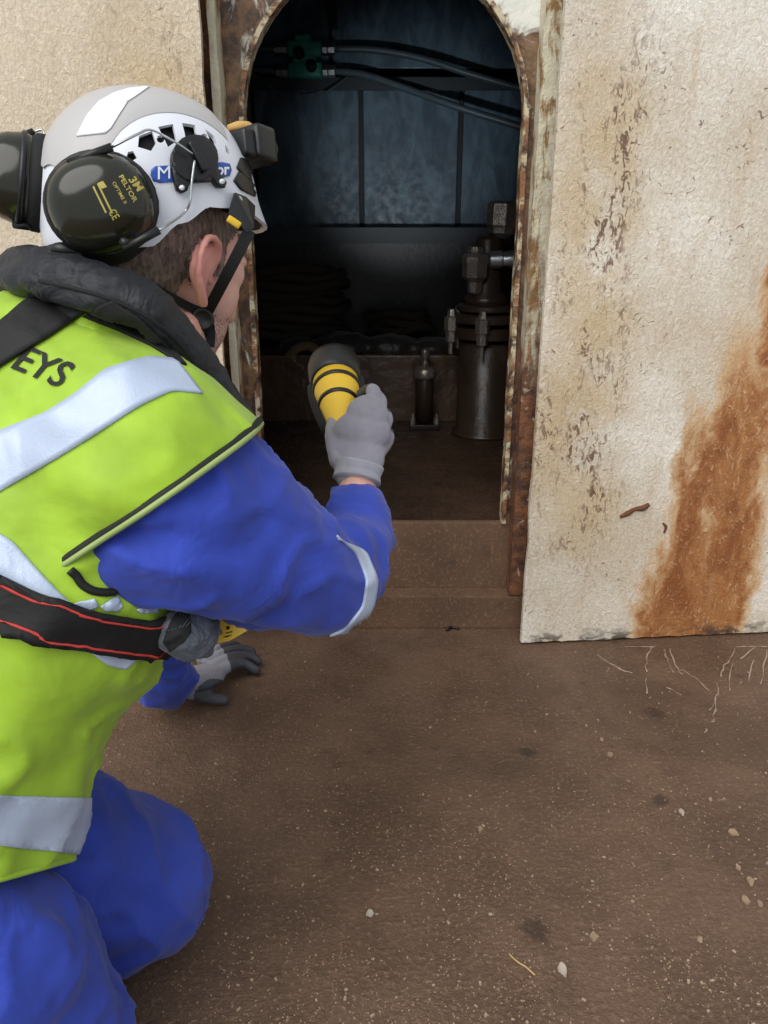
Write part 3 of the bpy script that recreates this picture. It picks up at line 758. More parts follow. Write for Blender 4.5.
# hi-vis vest
b = bmesh.new(); torso(b, .012, 8)
chain(b, [SP[-2], at(150, 420, 1.12)], [.13, .12], 8)
vt = skin(b, .0085, 7, fold(.009, .8))
# hem
p0, p1, p2 = at(0, 879, .75), at(47, 866, .9), at(0, 879, 1.1)
nrm = (p1 - p0).cross(p2 - p0).normalized()
if nrm.z > 0: nrm = -nrm
geom = vt.verts[:] + vt.edges[:] + vt.faces[:]
bmesh.ops.bisect_plane(vt, geom=geom, plane_co=p0, plane_no=nrm, clear_outer=True)
TORSO = vt.copy()
# shoulder flap
b = bmesh.new()
chain(b, [at(20, 470, .885), at(50, 440, .88)], [.118, .12], 4); chain(b, [at(40, 470, .85), at(75, 505, .845), at(120, 520, .85)], [.112, .112, .11], 5)
chain(b, [at(50, 390, .90), at(95, 425, .865), at(138, 458, .835), at(195, 500, .862), at(250, 548, .89)], [.12, .122, .122, .117, .108], 10)
fl = skin(b, .0075, 7, fold(.005, .8))
FB = bvh_of(fl)
q = [hit(FB, *p)[0] for p in ((252, 430), (150, 492), (52, 568))]
cut_pts = [p if p is not None else at(252, 430, .84) for p in q]
nrm = (cut_pts[1] - cut_pts[0]).cross(cut_pts[2] - cut_pts[0]).normalized()
# tilt the cut so it runs round the arm
axis = (cut_pts[2] - cut_pts[0]).normalized(); arm = (at(235, 515, .885) - SH_R).normalized()
nrm = (arm - axis * arm.dot(axis)); 
pn = ray(150, 490).normalized(); nv = axis.cross(pn).normalized()
if nv.dot(arm) < 0: nv = -nv
nrm = (nv * .9 + nrm.normalized() * .2).normalized(); nrm = (nrm - axis * nrm.dot(axis)).normalized()
bmesh.ops.bisect_plane(fl, geom=fl.verts[:] + fl.edges[:] + fl.faces[:], plane_co=cut_pts[0].lerp(cut_pts[2], .5), plane_no=nrm, clear_outer=True)
def rims(bm):
    es = [e for e in bm.edges if e.is_boundary]; left = set(es); loops = []
    while left:
        e = left.pop(); lp = [e.verts[0], e.verts[1]]
        while True:
            nx = [k for k in lp[-1].link_edges if k in left]
            if not nx: break
            left.discard(nx[0]); lp.append(nx[0].other_vert(lp[-1]))
        loops.append([v.co.copy() for v in lp])
    return loops
flap_rims = rims(fl)
vest_rims = rims(vt)
merge(vt, fl)
VEST_B = bvh_of(vt)
# tuck the overalls under the vest wherever they would show through it
_o = Vector(COV.location); moved = {}
from mathutils.kdtree import KDTree
rp = [p for lp in flap_rims + vest_rims for p in lp]; kd = KDTree(len(rp))
for i, p in enumerate(rp): kd.insert(p, i)
kd.balance()
for v in COV.data.vertices:
    w = v.co + _o; p, n, i_, d_ = VEST_B.find_nearest(w, .03)
    if p is None: continue
    _d = w - CAM; _x = 384 + F_PX * _d.dot(RV) / _d.dot(FV); _y = 512 - F_PX * _d.dot(UV_) / _d.dot(FV)
    if _y < 640 and _y > 430 + (252 - _x) * .69 + 4 and _x > 40: continue        # the sleeve itself comes out over the vest here
    c_ = (w - p).dot(n)
    if c_ > -.008 and ((w - p) - n * c_).length < .004: moved[v.index] = p - n * (.010 if kd.find(p)[2] > .02 else .006) - _o
cb = bmesh.new(); cb.from_mesh(COV.data); cb.verts.ensure_lookup_table()
for i, c_ in moved.items(): cb.verts[i].co = c_
ring = {cb.verts[i] for i in moved}
for _ in range(2): ring |= {e_.other_vert(v) for v in ring for e_ in v.link_edges}
bmesh.ops.smooth_vert(cb, verts=list(ring), factor=.5, use_axis_x=True, use_axis_y=True, use_axis_z=True)
cb.to_mesh(COV.data); cb.free()
VEST = obj('high_visibility_vest', vt, M['vest'], PR, True, 'fluorescent yellow-green vest')
def rimtube(loops, rad, name, mat, parent, off=Vector((0, 0, 0)), flat=None):
    b = bmesh.new()
    for lp in loops:
        if len(lp) < 30: continue
        closed = (lp[0] - lp[-1]).length < 1e-6
        if closed: lp = lp[:-1]
        for _ in range(12):
            n = len(lp); lp = [(lp[i - 1] + lp[i] * 2 + lp[(i + 1) % n]) / 4 if closed or 0 < i < n - 1 else lp[i] for i in range(n)]
        tube(b, [p + off for p in lp[::2]], rad, 8, 1, closed=closed)
    return obj(name, b, mat, parent)
rimtube(flap_rims, .0048, 'piping', M['print_black'], VEST)
rimtube(flap_rims, .0032, 'reflective_piping', plain('green_grey_piping', srgb(150, 170, 100), .5, .05), VEST, -nrm * -.0035 - ray(150, 490).normalized() * .0045)
rimtube(vest_rims, .0035, 'hem', M['vest'], VEST)
obj('reflective_band', band([(-20, 440), (0, 431), (48, 412), (75, 395), (105, 370), (130, 362), (152, 357), (176, 360)], [(-20, 508), (0, 492), (20, 480), (60, 457), (100, 432), (140, 406), (172, 391), (202, 394)], VEST_B, .0025, .003, 70, 8), M['tape'], VEST)
obj('reflective_band', band([(-20, 524), (0, 533), (14, 542), (31, 562), (45, 578), (64, 597), (90, 620), (120, 648), (141, 655)], [(-20, 586), (0, 592), (20, 600), (40, 612), (60, 628), (80, 645), (95, 656), (108, 666), (126, 669)], VEST_B, .0025, .003, 60, 8), M['tape'], VEST)
hA, hB = [at(0, 795, .75), at(90, 798, .9), at(0, 795, 1.1)], [at(0, 846, .75), at(60, 852, .9), at(0, 846, 1.1)]
obj('reflective_band', strip_between(TORSO, *plane3(*hA, hB[1]), *plane3(*hB, hA[1]), .0025, .003), M['tape'], VEST)
SAX = (SP[6] - SP[1]).normalized()
def around(p_top, p_bot, deg, off, thick, drop=0.0, n=40, m=6):
    # carries a band on round the back at a steady height from the two ends of its visible stretch
    P, Q = hit(VEST_B, *p_top)[0], hit(VEST_B, *p_bot)[0]; t = bmesh.new(); g_ = []; nr = {}
    c0 = SP[1] + SAX * (P.lerp(Q, .5) - SP[1]).dot(SAX)
    rot = lambda v, a: Matrix.Rotation(a, 3, SAX) @ v
    left = lambda v: (v - CAM).dot(RV) / (v - CAM).dot(FV)
    sg = -1 if left(c0 + rot(P - c0, -.1)) < left(P) else 1
    for i in range(n + 1):
        row = []
        for k in range(m + 1):
            w = P.lerp(Q, k / m); c_ = SP[1] + SAX * (w - SP[1]).dot(SAX); dv = rot((w - c_), sg * R(deg) * i / n).normalized(); c_ = c_ - SAX * drop * i / n
            q, nn_, ii, dd = VEST_B.ray_cast(c_ + dv * .6, -dv)
            if q is None: q, nn_ = c_ + dv * .15, dv
            if nn_.dot(dv) < 0: nn_ = -nn_
            v = t.verts.new(q + nn_ * off); nr[v] = nn_; row.append(v)
        g_.append(row)
    for A, B in zip(g_, g_[1:]):
        for k in range(m): t.faces.new((A[k], A[k + 1], B[k + 1], B[k]))
    r = bmesh.ops.extrude_face_region(t, geom=t.faces[:]); new = {v for v in r['geom'] if isinstance(v, bmesh.types.BMVert)}
    for v in t.verts:
        if v not in new and v in nr: v.co -= nr[v] * thick
    bmesh.ops.recalc_face_normals(t, faces=t.faces[:]); return t
TORSO_B = bvh_of(TORSO)
obj('reflective_band', around((-18, 439), (-18, 507), 110, .0025, .003, .0), M['tape'], VEST)
obj('reflective_band', around((-18, 526), (-18, 586), 110, .0025, .003, -.01), M['tape'], VEST)
for pl in ([(72, 604), (80, 601), (95, 599), (98, 606), (90, 610), (78, 607)], [(100, 606), (112, 599), (117, 597), (122, 606), (118, 611), (104, 610)], [(136, 610), (150, 600), (162, 598), (156, 613), (142, 613)]):
    obj('reflective_patch', sheet(pl, VEST_B, .0022, .0015, 3), M['tape'], VEST)
b = bmesh.new(); pl = []
for q_ in ((70, 570), (76, 576), (82, 585), (92, 591), (104, 593), (114, 592)):
    p_, n_ = hit(VEST_B, *q_)
    if p_: pl.append(p_ + n_ * .002)
if len(pl) > 2: tube(b, pl, .0045, 8, 5); obj('armhole_piping', b, M['print_black'], VEST)
obj('lettering', lettering('EYS', (11, 369), (48, 20), (19, -23), VEST_B, .0018, .012), M['print_black'], VEST, False, 'black letters EYS')

# inflatable lifejacket: collar, strap, belt, pouch, tag
LJ = thing('lifejacket', 'black inflatable lifejacket collar and belt worn over the yellow vest', 'lifejacket', at(110, 285, .80))
ORIG[LJ.name] = Vector(LJ.location)
b = bmesh.new()
ring = [(226, 410, .905), (200, 366, .865), (172, 332, .825), (142, 304, .795), (100, 289, .785), (58, 276, .80), (22, 271, .85), (20, 275, .95), (70, 290, 1.05), (150, 330, 1.08), (215, 390, 1.04), (236, 420, .97)]
for i in range(len(ring)):
    pass
pts = [at(*p) for p in ring]
ch = lerp_chain([pts[-1]] + pts + [pts[0], pts[1]], [.028] * (len(pts) + 3), 10)[10:-11]
ctr = sum(pts, Vector()) / len(pts)
for i, (p, r) in enumerate(ch):
    t = (ch[(i + 1) % len(ch)][0] - ch[i - 1][0]).normalized(); out = (p - ctr); out = (out - t * out.dot(t)).normalized()
    up = t.cross(out); w = (Vector((0, 0, 1)) * .75 - out * .65); w = (w - t * w.dot(t)).normalized(); tk = t.cross(w)
    ellipsoid(b, p, (t, w, tk), (.02, .031, .022), 2)
col_ = skin(b, .0065, 4, lambda p: .004 * noise.noise(p * 40) + .003 * (1 - abs(noise.noise(Vector((p.x * 25, p.y * 25, p.z * 60))))) ** 4)
COL_B = bvh_of(col_)
COLL = obj('collar', col_, M['jacket'], LJ)
# seam piping along the collar
b = bmesh.new(); pl = []
for (px, py) in ((40, 281), (80, 290), (120, 303), (155, 322), (185, 350), (208, 384)):
    p, n = hit(COL_B, px, py)
    if p: pl.append(p + n * .001)
if len(pl) > 2: tube(b, pl, .0022, 6, 5); obj('seam', b, M['padblack'], COLL)
else: b.free()
# the strap down the back; lies on collar edge and vest
allb = bmesh.new()
for o_ in (COLL, VEST):
    me = o_.data.copy(); me.transform(Matrix.Translation(o_.location)); allb.from_mesh(me); bpy.data.meshes.remove(me)
ALL_B = bvh_of(allb); allb.free()
obj('back_strap', band([(64, 288), (46, 292), (30, 301), (0, 327), (-60, 372)], [(104, 303), (80, 318), (54, 336), (0, 369), (-60, 408)], VEST_B, .006, .004, 40, 6), M['blackcloth'], LJ)
obj('mesh_lining', sheet([(84, 318), (98, 306), (112, 300), (140, 318), (165, 342), (186, 366), (176, 362), (150, 346), (120, 332)], ALL_B, .003, .003), M['padblack'], LJ)
BT = [(-110, 528), (-60, 548), (0, 572), (42, 591), (86, 607), (130, 615), (170, 614)]; BB = [(-110, 590), (-60, 610), (0, 632), (52, 645), (104, 653), (146, 655), (170, 649)]
def belt_at(k): return [hit(VEST_B, BT[i][0] + (BB[i][0] - BT[i][0]) * k, BT[i][1] + (BB[i][1] - BT[i][1]) * k)[0] for i in (2, 4, 6)]
def belt_strip(k0, k1, off, thick):
    A, B = belt_at(k0), belt_at(k1); return strip_between(TORSO, *plane3(*A, B[1]), *plane3(*B, A[1]), off, thick)
BELT = obj('belt', belt_strip(0, 1, .010, .006), M['blackcloth'], LJ, True, 'black belt with red edge lines')
for k in (.13, .82): obj('red_line', belt_strip(k, k + .045, .0115, .002), M['red'], BELT)
b = bmesh.new()
chain(b, [at(174, 631, .83), at(188, 634, .84), at(204, 630, .87)], [.020, .024, .018], 6); ellipsoid(b, at(192, 641, .85), (RV, UV_, FV), (.028, .020, .025), 2)
b = skin(b, .0045, 3, lambda p: .005 * (1 - abs(noise.noise(Vector((p.x * 40, p.y * 20, p.z * 60))))) ** 3)
PB = bvh_of(b); PO = obj('pouch', b, M['pouch'], LJ, True, 'grey crumpled nylon pouch')
obj('buckle_cover', sheet([(163, 642), (170, 622), (178, 611), (190, 615), (191, 632), (184, 642), (170, 652)], PB, .0008, .0012, 3), M['padblack'], PO)
bp = bmesh.new()
for k in range(7):
    x = 166 + k * 3.2
    q0, n0 = hit(PB, x, 632 - k * .8); q1, n1 = hit(PB, x + 8, 612 + k)
    if q0 and q1: tube(bp, [q0 + n0 * .0016, q1 + n1 * .0016], .0005, 4, 1)
if bp.verts: obj('mesh_panel', bp, M['pouch'], PO)
else: bp.free()
tp = [(221, 612), (221, 624), (219, 632), (215.5, 636.5), (216, 640), (219.5, 643), (229, 641), (240, 635), (253, 627), (250, 620), (240, 612)]
b = bmesh.new(); a_ = [b.verts.new(at(x, y, .90)) for x, y in tp]; c_ = [b.verts.new(at(x, y, .90) + FV * .006) for x, y in tp]
b.faces.new(a_); b.faces.new(c_[::-1])
for i in range(len(tp)): b.faces.new((a_[i], c_[i], c_[(i + 1) % len(tp)], a_[(i + 1) % len(tp)]))
bmesh.ops.recalc_face_normals(b, faces=b.faces[:]); TG = obj('pull_tag', b, M['yellow'], LJ, False, 'yellow plastic pull tag')
b = bmesh.new(); lathe(b, frame(at(228, 628, .8992), -FV), [(.0022, -.001), (.0022, .0006)], 12); obj('tag_hole', b, M['print_black'], TG, False)
b = bmesh.new()
tb = bmesh.new(); a_ = [tb.verts.new(at(x, y, .90)) for x, y in tp]; tb.faces.new(a_); TGB = bvh_of(tb); tb.free()
for y in (634, 637.5): 
    bb = band([(221, y - .2), (232, y - 3.2)], [(221.4, y + 1.2), (232.4, y - 1.8)], TGB, .0006, 0, 4, 1); merge(b, bb)
obj('tag_print', b, M['print_black'], TG, False)

# gloves -------------------------------------------------------------
def glove(name, palm, fingers, thumb, parent, label, cuffpts, cuffr, voxel=.0028):
    b = bmesh.new()
    for c, axes, rr in palm: ellipsoid(b, c, axes, rr, 3)
    b2 = skin(b, voxel, 2) if False else b
    for pts, rr in fingers + [thumb]: chain(b2, pts, rr, 6, 2)
    return skin(b2, voxel, 3, lambda p: .0008 * noise.noise(p * 90))
HU = (at(362, 408, 1.165) - WR_R).normalized()              # along the back of the right hand
HN = (CAM - at(358, 430, 1.14)).normalized(); HN = (HN - HU * HN.dot(HU)).normalized(); HS = HU.cross(HN)   # HN faces the camera; HS to the thumb side?
if HS.dot(RV) > 0: HS = -HS                                 # HS points to image left (thumb side)
palm = [(at(358, 456, 1.150), (HS, HU, HN), (.041, .042, .020)), (at(362, 432, 1.158), (HS, HU, HN), (.044, .034, .021)), (at(357, 472, 1.14), (HS, HU, HN), (.034, .035, .023)), (at(367, 416, 1.165), (HS, HU, HN), (.033, .034, .021))]
def fin(k0, k1, k2, k3, r): return ([at(*k0), at(*k1), at(*k2), at(*k3)], r)
fg = [fin((360, 426, 1.158), (373, 398, 1.187), (370, 390, 1.225), (356, 400, 1.25), [.0145, .0125, .0115, .0105]),
      fin((370, 428, 1.160), (380, 405, 1.190), (374, 396, 1.235), (356, 402, 1.26), [.0135, .0125, .0115, .0105]),
      fin((376, 438, 1.162), (386, 420, 1.195), (380, 411, 1.235), (362, 414, 1.255), [.013, .012, .011, .010]),
      fin((379, 452, 1.160), (388, 438, 1.190), (384, 430, 1.222), (368, 430, 1.240), [.012, .011, .010, .009])]
th = ([at(340, 460, 1.148), at(334, 438, 1.165), at(334, 424, 1.195), at(340, 414, 1.225)], [.017, .0145, .0125, .011])
gl = glove('work_glove', palm, fg, th, PR, '', None, None)
for f in gl.faces:
    c_ = f.calc_center_median()
    d = (c_ - at(360, 420, 1.165)).dot(HN)
    f.material_index = 1 if d < -.026 else 0
GR = obj('work_glove', gl, [M['glove'], M['nitrile']], PR, True, 'grey knitted work glove gripping the torch')
GRB = None
b = bmesh.new(); tube(b, [at(360, 464, 1.140), at(358, 473, 1.137), at(356.5, 481, 1.133)], [.0365, .034, .036], 28, 5, True, flat=(HN, .78)); bmesh.ops.recalc_face_normals(b, faces=b.faces[:])
obj('cuff', b, M['glovecuff'], GR)
# left glove flat on the deck
LZ = Vector((0, 0, 1))
def fl_(px, py, z): return atZ(px, py, z)
HU2 = (fl_(248, 672, .03) - fl_(170, 682, .05)); HU2.z = 0; HU2.normalize(); HS2 = LZ.cross(HU2)
pc = fl_(200, 678, .045)
palm = [(pc, (HU2, HS2, LZ), (.058, .048, .022)), (fl_(180, 680, .05), (HU2, HS2, LZ), (.045, .037, .026))]
fg = [([fl_(212, 678, .04), fl_(226, 668, .040), fl_(243, 664, .03), fl_(256, 670, .016)], [.016, .0145, .013, .012]),
      ([fl_(212, 668, .045), fl_(230, 658, .045), fl_(248, 656, .03), fl_(258, 661, .015)], [.015, .0145, .013, .011]),
      ([fl_(208, 662, .045), fl_(226, 652, .043), fl_(242, 649, .03), fl_(252, 652, .015)], [.015, .0135, .012, .011]),
      ([fl_(202, 660, .04), fl_(216, 650, .04), fl_(230, 645, .03), fl_(238, 646, .015)], [.014, .0125, .011, .010])]
th = ([fl_(186, 690, .035), fl_(200, 696, .022), fl_(213, 698, .018), fl_(224, 700, .016)], [.02, .016, .0145, .013])
gl = glove('work_glove', palm, fg, th, PR, '', None, None, .0034)
tipc = [fl_(226, 668, .04), fl_(224, 697, .02)]
for f in gl.faces:
    c_ = f.calc_center_median(); along = (c_ - pc).dot(HU2)
    f.material_index = 1 if (along > .075 or c_.z < .022 or (c_ - fl_(214, 699, .018)).length < .045) else 0
GL = obj('work_glove', gl, [M['glove'], M['nitrile']], PR, True, 'grey glove with dark fingertips propped on the deck')
b = bmesh.new(); tube(b, [fl_(176, 682, .05), fl_(166, 682, .058), fl_(156, 681, .065)], [.036, .034, .036], 24, 5, True); bmesh.ops.recalc_face_normals(b, faces=b.faces[:]); obj('cuff', b, M['glovecuff'], GL)

# torch ---------------------------------------------------------------
T0, T1 = at(342, 434, 1.185), at(334, 367, 1.31)
TD = (T1 - T0).normalized(); TL = (T1 - T0).length
TO = thing('torch', 'yellow and black hand torch gripped by the grey right glove', 'torch', T0); ORIG[TO.name] = Vector(TO.location)
MT = frame(T0, TD, -RV)
s_ = TL / .17
b = bmesh.new(); lathe(b, MT, [(.012, -.03), (.015, -.028), (.017, 0), (.022, .03), (.031, .07), (.037, .10), (.0385, .135)], 36); obj('barrel', b, M['yellow'], TO)
b = bmesh.new(); lathe(b, MT, [(.0395, .132), (.042, .137), (.044, .15), (.0445, .178), (.042, .188), (.039, .188), (.039, .18)], 36); obj('bezel', b, M['black'], TO)
b = bmesh.new(); lathe(b, MT, [(.0385, .178), (.0385, .181)], 32); obj('lens', b, M['glass'], TO)
for z, r in ((.112, .0392), (.072, .0328)):
    b = bmesh.new(); lathe(b, MT, [(r - .004, z - .004), (r, z - .003), (r + .0012, z + .003), (r - .002, z + .005)], 36); obj('rubber_band', b, M['black'], TO)
b = bmesh.new(); tube(b, [MT @ Vector((.020, -.010, .02)), MT @ Vector((.029, -.010, .07)), MT @ Vector((.035, -.010, .11)), MT @ Vector((.038, -.010, .140))], [.011, .013, .013, .010], 8, 3, True); obj('switch_plate', b, M['padblack'], TO)
b = bmesh.new(); tube(b, [MT @ Vector((-.017, -.008, .01)), MT @ Vector((-.028, -.006, .06)), MT @ Vector((-.036, -.004, .10)), MT @ Vector((-.039, 0, .14))], [.008, .010, .011, .009], 8, 4, True); obj('rubber_grip', b, M['padblack'], TO)
lamp_d = bpy.data.lights.new('torch_beam', 'SPOT'); lamp_d.energy = 68; lamp_d.spot_size = R(26); lamp_d.spot_blend = 1.0; lamp_d.shadow_soft_size = .03; lamp_d.color = (.86, .95, 1.0)
lamp = bpy.data.objects.new('torch_beam', lamp_d); C.objects.link(lamp); lamp.location = T0 + TD * .20
AIM = (atY(412, 146, 4.0) - lamp.location).normalized()
lamp.rotation_euler = AIM.to_track_quat('-Z', 'Y').to_euler(); adopt(lamp, TO)

# helmet ---------------------------------------------------------------
HELM_H = .130
HH = H(-.003, 0, .0525)
HT = Matrix.Rotation(R(-3), 3, 'Z') @ HR @ Matrix.Rotation(R(-10), 3, 'Y')
def hp(x, y, z): return HH + HT @ Vector((x, y, z))
HE = thing('safety_helmet', 'white vented safety helmet with ear defenders on the kneeling worker', 'helmet', hp(0, 0, -.07)); ORIG[HE.name] = Vector(HE.location)
def shell_point(phi, t, grow=0.0):
    c, s = math.cos(phi), math.sin(phi)
    a = .131 if c > 0 else .136; bb = .115
    deg = abs(math.degrees(math.atan2(s, c)))
    # rim height round the head
    key = [(0, -.006), (25, -.006), (45, -.002), (70, .006), (95, .002), (110, -.018), (126, -.046), (145, -.054), (180, -.048)]
    for (d0, z0), (d1, z1) in zip(key, key[1:]):
        if d0 <= deg <= d1:
            k = (deg - d0) / (d1 - d0); k = k * k * (3 - 2 * k); zr = z0 + (z1 - z0) * k; break
    h = HELM_H
    if t < .25: z = zr + (0 - zr) * (t / .25) if zr < 0 else zr
    e = math.asin(zr / h) if zr > 0 else -abs(zr) / h
    el = e + (math.pi / 2 - e) * t
    z = h * math.sin(el); w = max(0, math.cos(el)) ** .86 if el > 0 else 1 - .5 * (el ** 2) * .5
    x, y = a * c * w, bb * s * w
    if deg < 60 and t < .14:                                # brim
        k = (1 - t / .14) ** 1.5 * math.cos(R(deg * 1.5)); x += .020 * k * c; y += .016 * k * s; z -= .004 * k
    r = Vector((x, y, z)); 
    return r + r.normalized() * grow
def shell(bm, grow=0.0, nphi=128, nt=40, tmin=0.0):
    rows = []
    for i in range(nt):
        t = tmin + (1 - tmin) * i / nt
        rows.append([bm.verts.new(HH + HT @ shell_point(2 * math.pi * j / nphi, t, grow)) for j in range(nphi)])
    top = bm.verts.new(HH + HT @ Vector((0, 0, HELM_H + grow)))
    for A, B in zip(rows, rows[1:]):
        for j in range(nphi): bm.faces.new((A[j], A[(j + 1) % nphi], B[(j + 1) % nphi], B[j]))
    for j in range(nphi): bm.faces.new((rows[-1][j], rows[-1][(j + 1) % nphi], top))
    bm.normal_update()
b = bmesh.new(); shell(b); SH_B = bvh_of(b)
vents = [[(139, 136), (152, 131), (156, 143), (151, 151), (138, 147)], [(158, 127), (173, 124), (177, 141), (168, 147)], [(182, 123), (195, 125), (198, 138), (186, 140)],
         [(205, 129), (214, 136), (218, 144), (211, 143)], [(225, 144), (229, 150), (231, 156), (226, 152)], [(128, 152), (133, 151), (137, 158), (132, 161), (126, 158)]]
for (cx, cy, r) in ((160.5, 139, 4), (204, 137.5, 4)): vents.append([(cx + r * math.cos(a * math.pi / 4), cy + r * math.sin(a * math.pi / 4)) for a in range(8)])
vents.append([(49, 158), (54, 154.5), (64, 154), (63, 159), (54, 161)])
bmesh.ops.recalc_face_normals(b, faces=b.faces[:])
b = applied(b, [('SOLIDIFY', dict(thickness=.0045, offset=-1))])
for pl in vents:
    hs = [hit(SH_B, x, y) for x, y in pl]
    if any(h_[0] is None for h_ in hs): continue
    n = sum((h_[1] for h_ in hs), Vector()).normalized(); k = len(pl); cut = bmesh.new()
    mid = sum((h_[0] for h_ in hs), Vector()) / k
    flat_ = [h_[0] - n * (h_[0] - mid).dot(n) for h_ in hs]
    A = [cut.verts.new(q + n * .015) for q in flat_]; B = [cut.verts.new(q - n * .015) for q in flat_]
    cut.faces.new(A); cut.faces.new(B[::-1])
    for i in range(k): cut.faces.new((A[i], B[i], B[(i + 1) % k], A[(i + 1) % k]))
    bmesh.ops.triangulate(cut, faces=cut.faces[:], ngon_method='EAR_CLIP'); bmesh.ops.recalc_face_normals(cut, faces=cut.faces[:])
    cme = bpy.data.meshes.new('cutter'); cut.to_mesh(cme); cut.free(); cutter = bpy.data.objects.new('cutter', cme); C.objects.link(cutter)
    keep = b.copy()
    b = applied(b, [('BOOLEAN', dict(operation='DIFFERENCE', solver='FAST', object=cutter))])
    if len(b.faces) < 5000: b = keep
    bpy.data.objects.remove(cutter); bpy.data.meshes.remove(cme)
sh_o = obj('shell', b, M['white'], HE); sharp(sh_o, 35)
b = bmesh.new(); shell(b, -.009, 64, 24); obj('liner', b, M['padblack'], HE)
# raised centre crown panel: the duller top
def onshell(pts, off, thick, mat, name, label=None, L=5): return obj(name, sheet(pts, SH_B, off, thick, L), mat, HE, True, label)
edge_ = []
for q_ in ((57, 168), (72, 165), (92, 160), (108, 148), (122, 130), (140, 118), (160, 113), (186, 115), (208, 124), (228, 141)):
    p_, n_ = hit(SH_B, *q_)
    if p_: l_ = HT.transposed() @ (p_ - HH); edge_.append(Vector((l_.x, abs(l_.y), 0)))
edge_.sort(key=lambda v: v.x)
sm = [p for p, _ in lerp_chain(edge_, [1] * len(edge_), 8)]
b = bmesh.new(); rows = []
for p_ in sm:
    row = []
    for k in range(25):
        y_ = p_.y * (k / 12 - 1); q_, n_, i_, d_ = SH_B.ray_cast(HH + HT @ Vector((p_.x, y_, .3)), HT @ Vector((0, 0, -1)))
        if q_ is None: row = None; break
        row.append(b.verts.new(q_ + (n_ if n_.dot(q_ - HH) > 0 else -n_) * (.0006 if k in (0, 24) else .0022)))
    if row: rows.append(row)
for A, B in zip(rows, rows[1:]):
    for k in range(24): b.faces.new((A[k], B[k], B[k + 1], A[k + 1]))
bmesh.ops.recalc_face_normals(b, faces=b.faces[:])
obj('crown_panel', b, M['white_mat'], HE, True, 'greyer raised crown panel')
onshell([(78, 138), (88, 118), (100, 104), (114, 96), (130, 91), (150, 89), (140, 96), (128, 104), (119, 118), (112, 130), (106, 135)], .0036, .0010, M['print_white'], 'reflective_sticker')
onshell([(150.5, 175), (151, 170), (155, 166.5), (222, 162.5), (229, 164), (231, 170), (229, 176), (222, 178), (160, 183), (153, 181)], .0012, .0008, M['labelblue'], 'label', 'blue label partly hidden by the black mount')
o = onshell([(236, 168), (240, 158), (246, 160), (253, 175), (255, 184), (248, 182)], .002, .003, M['black'], 'clip_plate')
o = onshell([(233, 181), (238, 172), (247, 178), (256, 188), (254, 197), (240, 190)], .002, .003, M['black'], 'clip_plate')
lb = bmesh.new(); merge(lb, lettering('M', (157.5, 180), (12, -1), (0, -12.5), SH_B, .0026, .0)); obj('label_lettering', lb, M['print_white'], HE, False, 'white letter M on the blue label')
lb = bmesh.new(); merge(lb, lettering('or', (215, 176), (13, -.8), (0, -8), SH_B, .0026, .03)); obj('label_lettering', lb, M['print_white'], HE, False, 'white letters or on the blue label')
# black mount with two legs
def disc(cx, cy, rx, ry, n=20): return [(cx + rx * math.cos(2 * math.pi * k / n), cy + ry * math.sin(2 * math.pi * k / n)) for k in range(n)]
mt = onshell(disc(191.5, 161, 22, 22), .009, .010, M['black'], 'ear_defender_mount', 'round black mount')
b = sheet([(170, 168), (182, 178), (188, 182), (184, 192), (180, 194), (175, 191), (172, 180)], SH_B, .008, .007); obj('mount_leg', b, M['black'], mt)
b = sheet([(204, 176), (212, 166), (216, 176), (222, 184), (220, 189), (215, 188), (210, 182)], SH_B, .008, .007); obj('mount_leg', b, M['black'], mt)
b = sheet([(186, 178), (208, 176), (208, 183), (188, 184)], SH_B, .008, .006); obj('mount_leg', b, M['black'], mt)
for cx, cy in ((179, 189), (217, 183)):
    b = sheet(disc(cx, cy, 2.6, 2.6, 10), SH_B, .009, .001); obj('screw', b, M['print_white'], mt)
b = sheet([(184, 148), (190, 146), (203, 172), (198, 176)], SH_B, .014, .006); obj('mount_rib', b, M['black'], mt)
def near_helmet(px, py):
    d = ray(px, py); return CAM + d * ((HH - CAM).dot(d) / d.dot(d))
# ear cups
def ear_cup(centre, normal, up, rx, ry, depth, name, label):
    Mx = frame(centre, normal, up)                           # local x = long axis
    b = bmesh.new(); n = 40; rows = []
    for w, z in ((.90, -.012), (1.0, -.006), (1.03, 0), (1.02, .006), (.99, .012), (.95, .022), (.86, .033), (.70, .042), (.48, .048), (.24, .051)):
        rows.append([b.verts.new(Mx @ Vector((rx * w * math.copysign(abs(math.cos(a)) ** .88, math.cos(a)), ry * w * math.copysign(abs(math.sin(a)) ** .88, math.sin(a)), z * depth / .051))) for a in [2 * math.pi * k / n for k in range(n)]])
    for A, B in zip(rows, rows[1:]):
        for j in range(n): b.faces.new((A[j], A[(j + 1) % n], B[(j + 1) % n], B[j]))
    b.faces.new(rows[0][::-1]); t_ = b.verts.new(Mx @ Vector((0, 0, depth)))
    for j in range(n): b.faces.new((rows[-1][j], rows[-1][(j + 1) % n], t_))
    b.normal_update(); B_ = bvh_of(b)
    cup = obj(name, b, M['olive'], HE, True, label)
    b = bmesh.new(); pad = [Mx @ Vector((rx * .86 * math.cos(a), ry * .86 * math.sin(a), -.016)) for a in [2 * math.pi * k / 28 for k in range(28)]]
    tube(b, pad, .013, 10, 1, closed=True); obj('cushion', b, M['padblack'], cup)
    b = bmesh.new(); rim = [Mx @ Vector((rx * 1.02 * math.cos(a), ry * 1.02 * math.sin(a), .002)) for a in [2 * math.pi * k / 36 for k in range(36)]]
    tube(b, rim, .0038, 6, 1, closed=True); obj('rim', b, M['black'], cup)
    return cup, Mx, B_
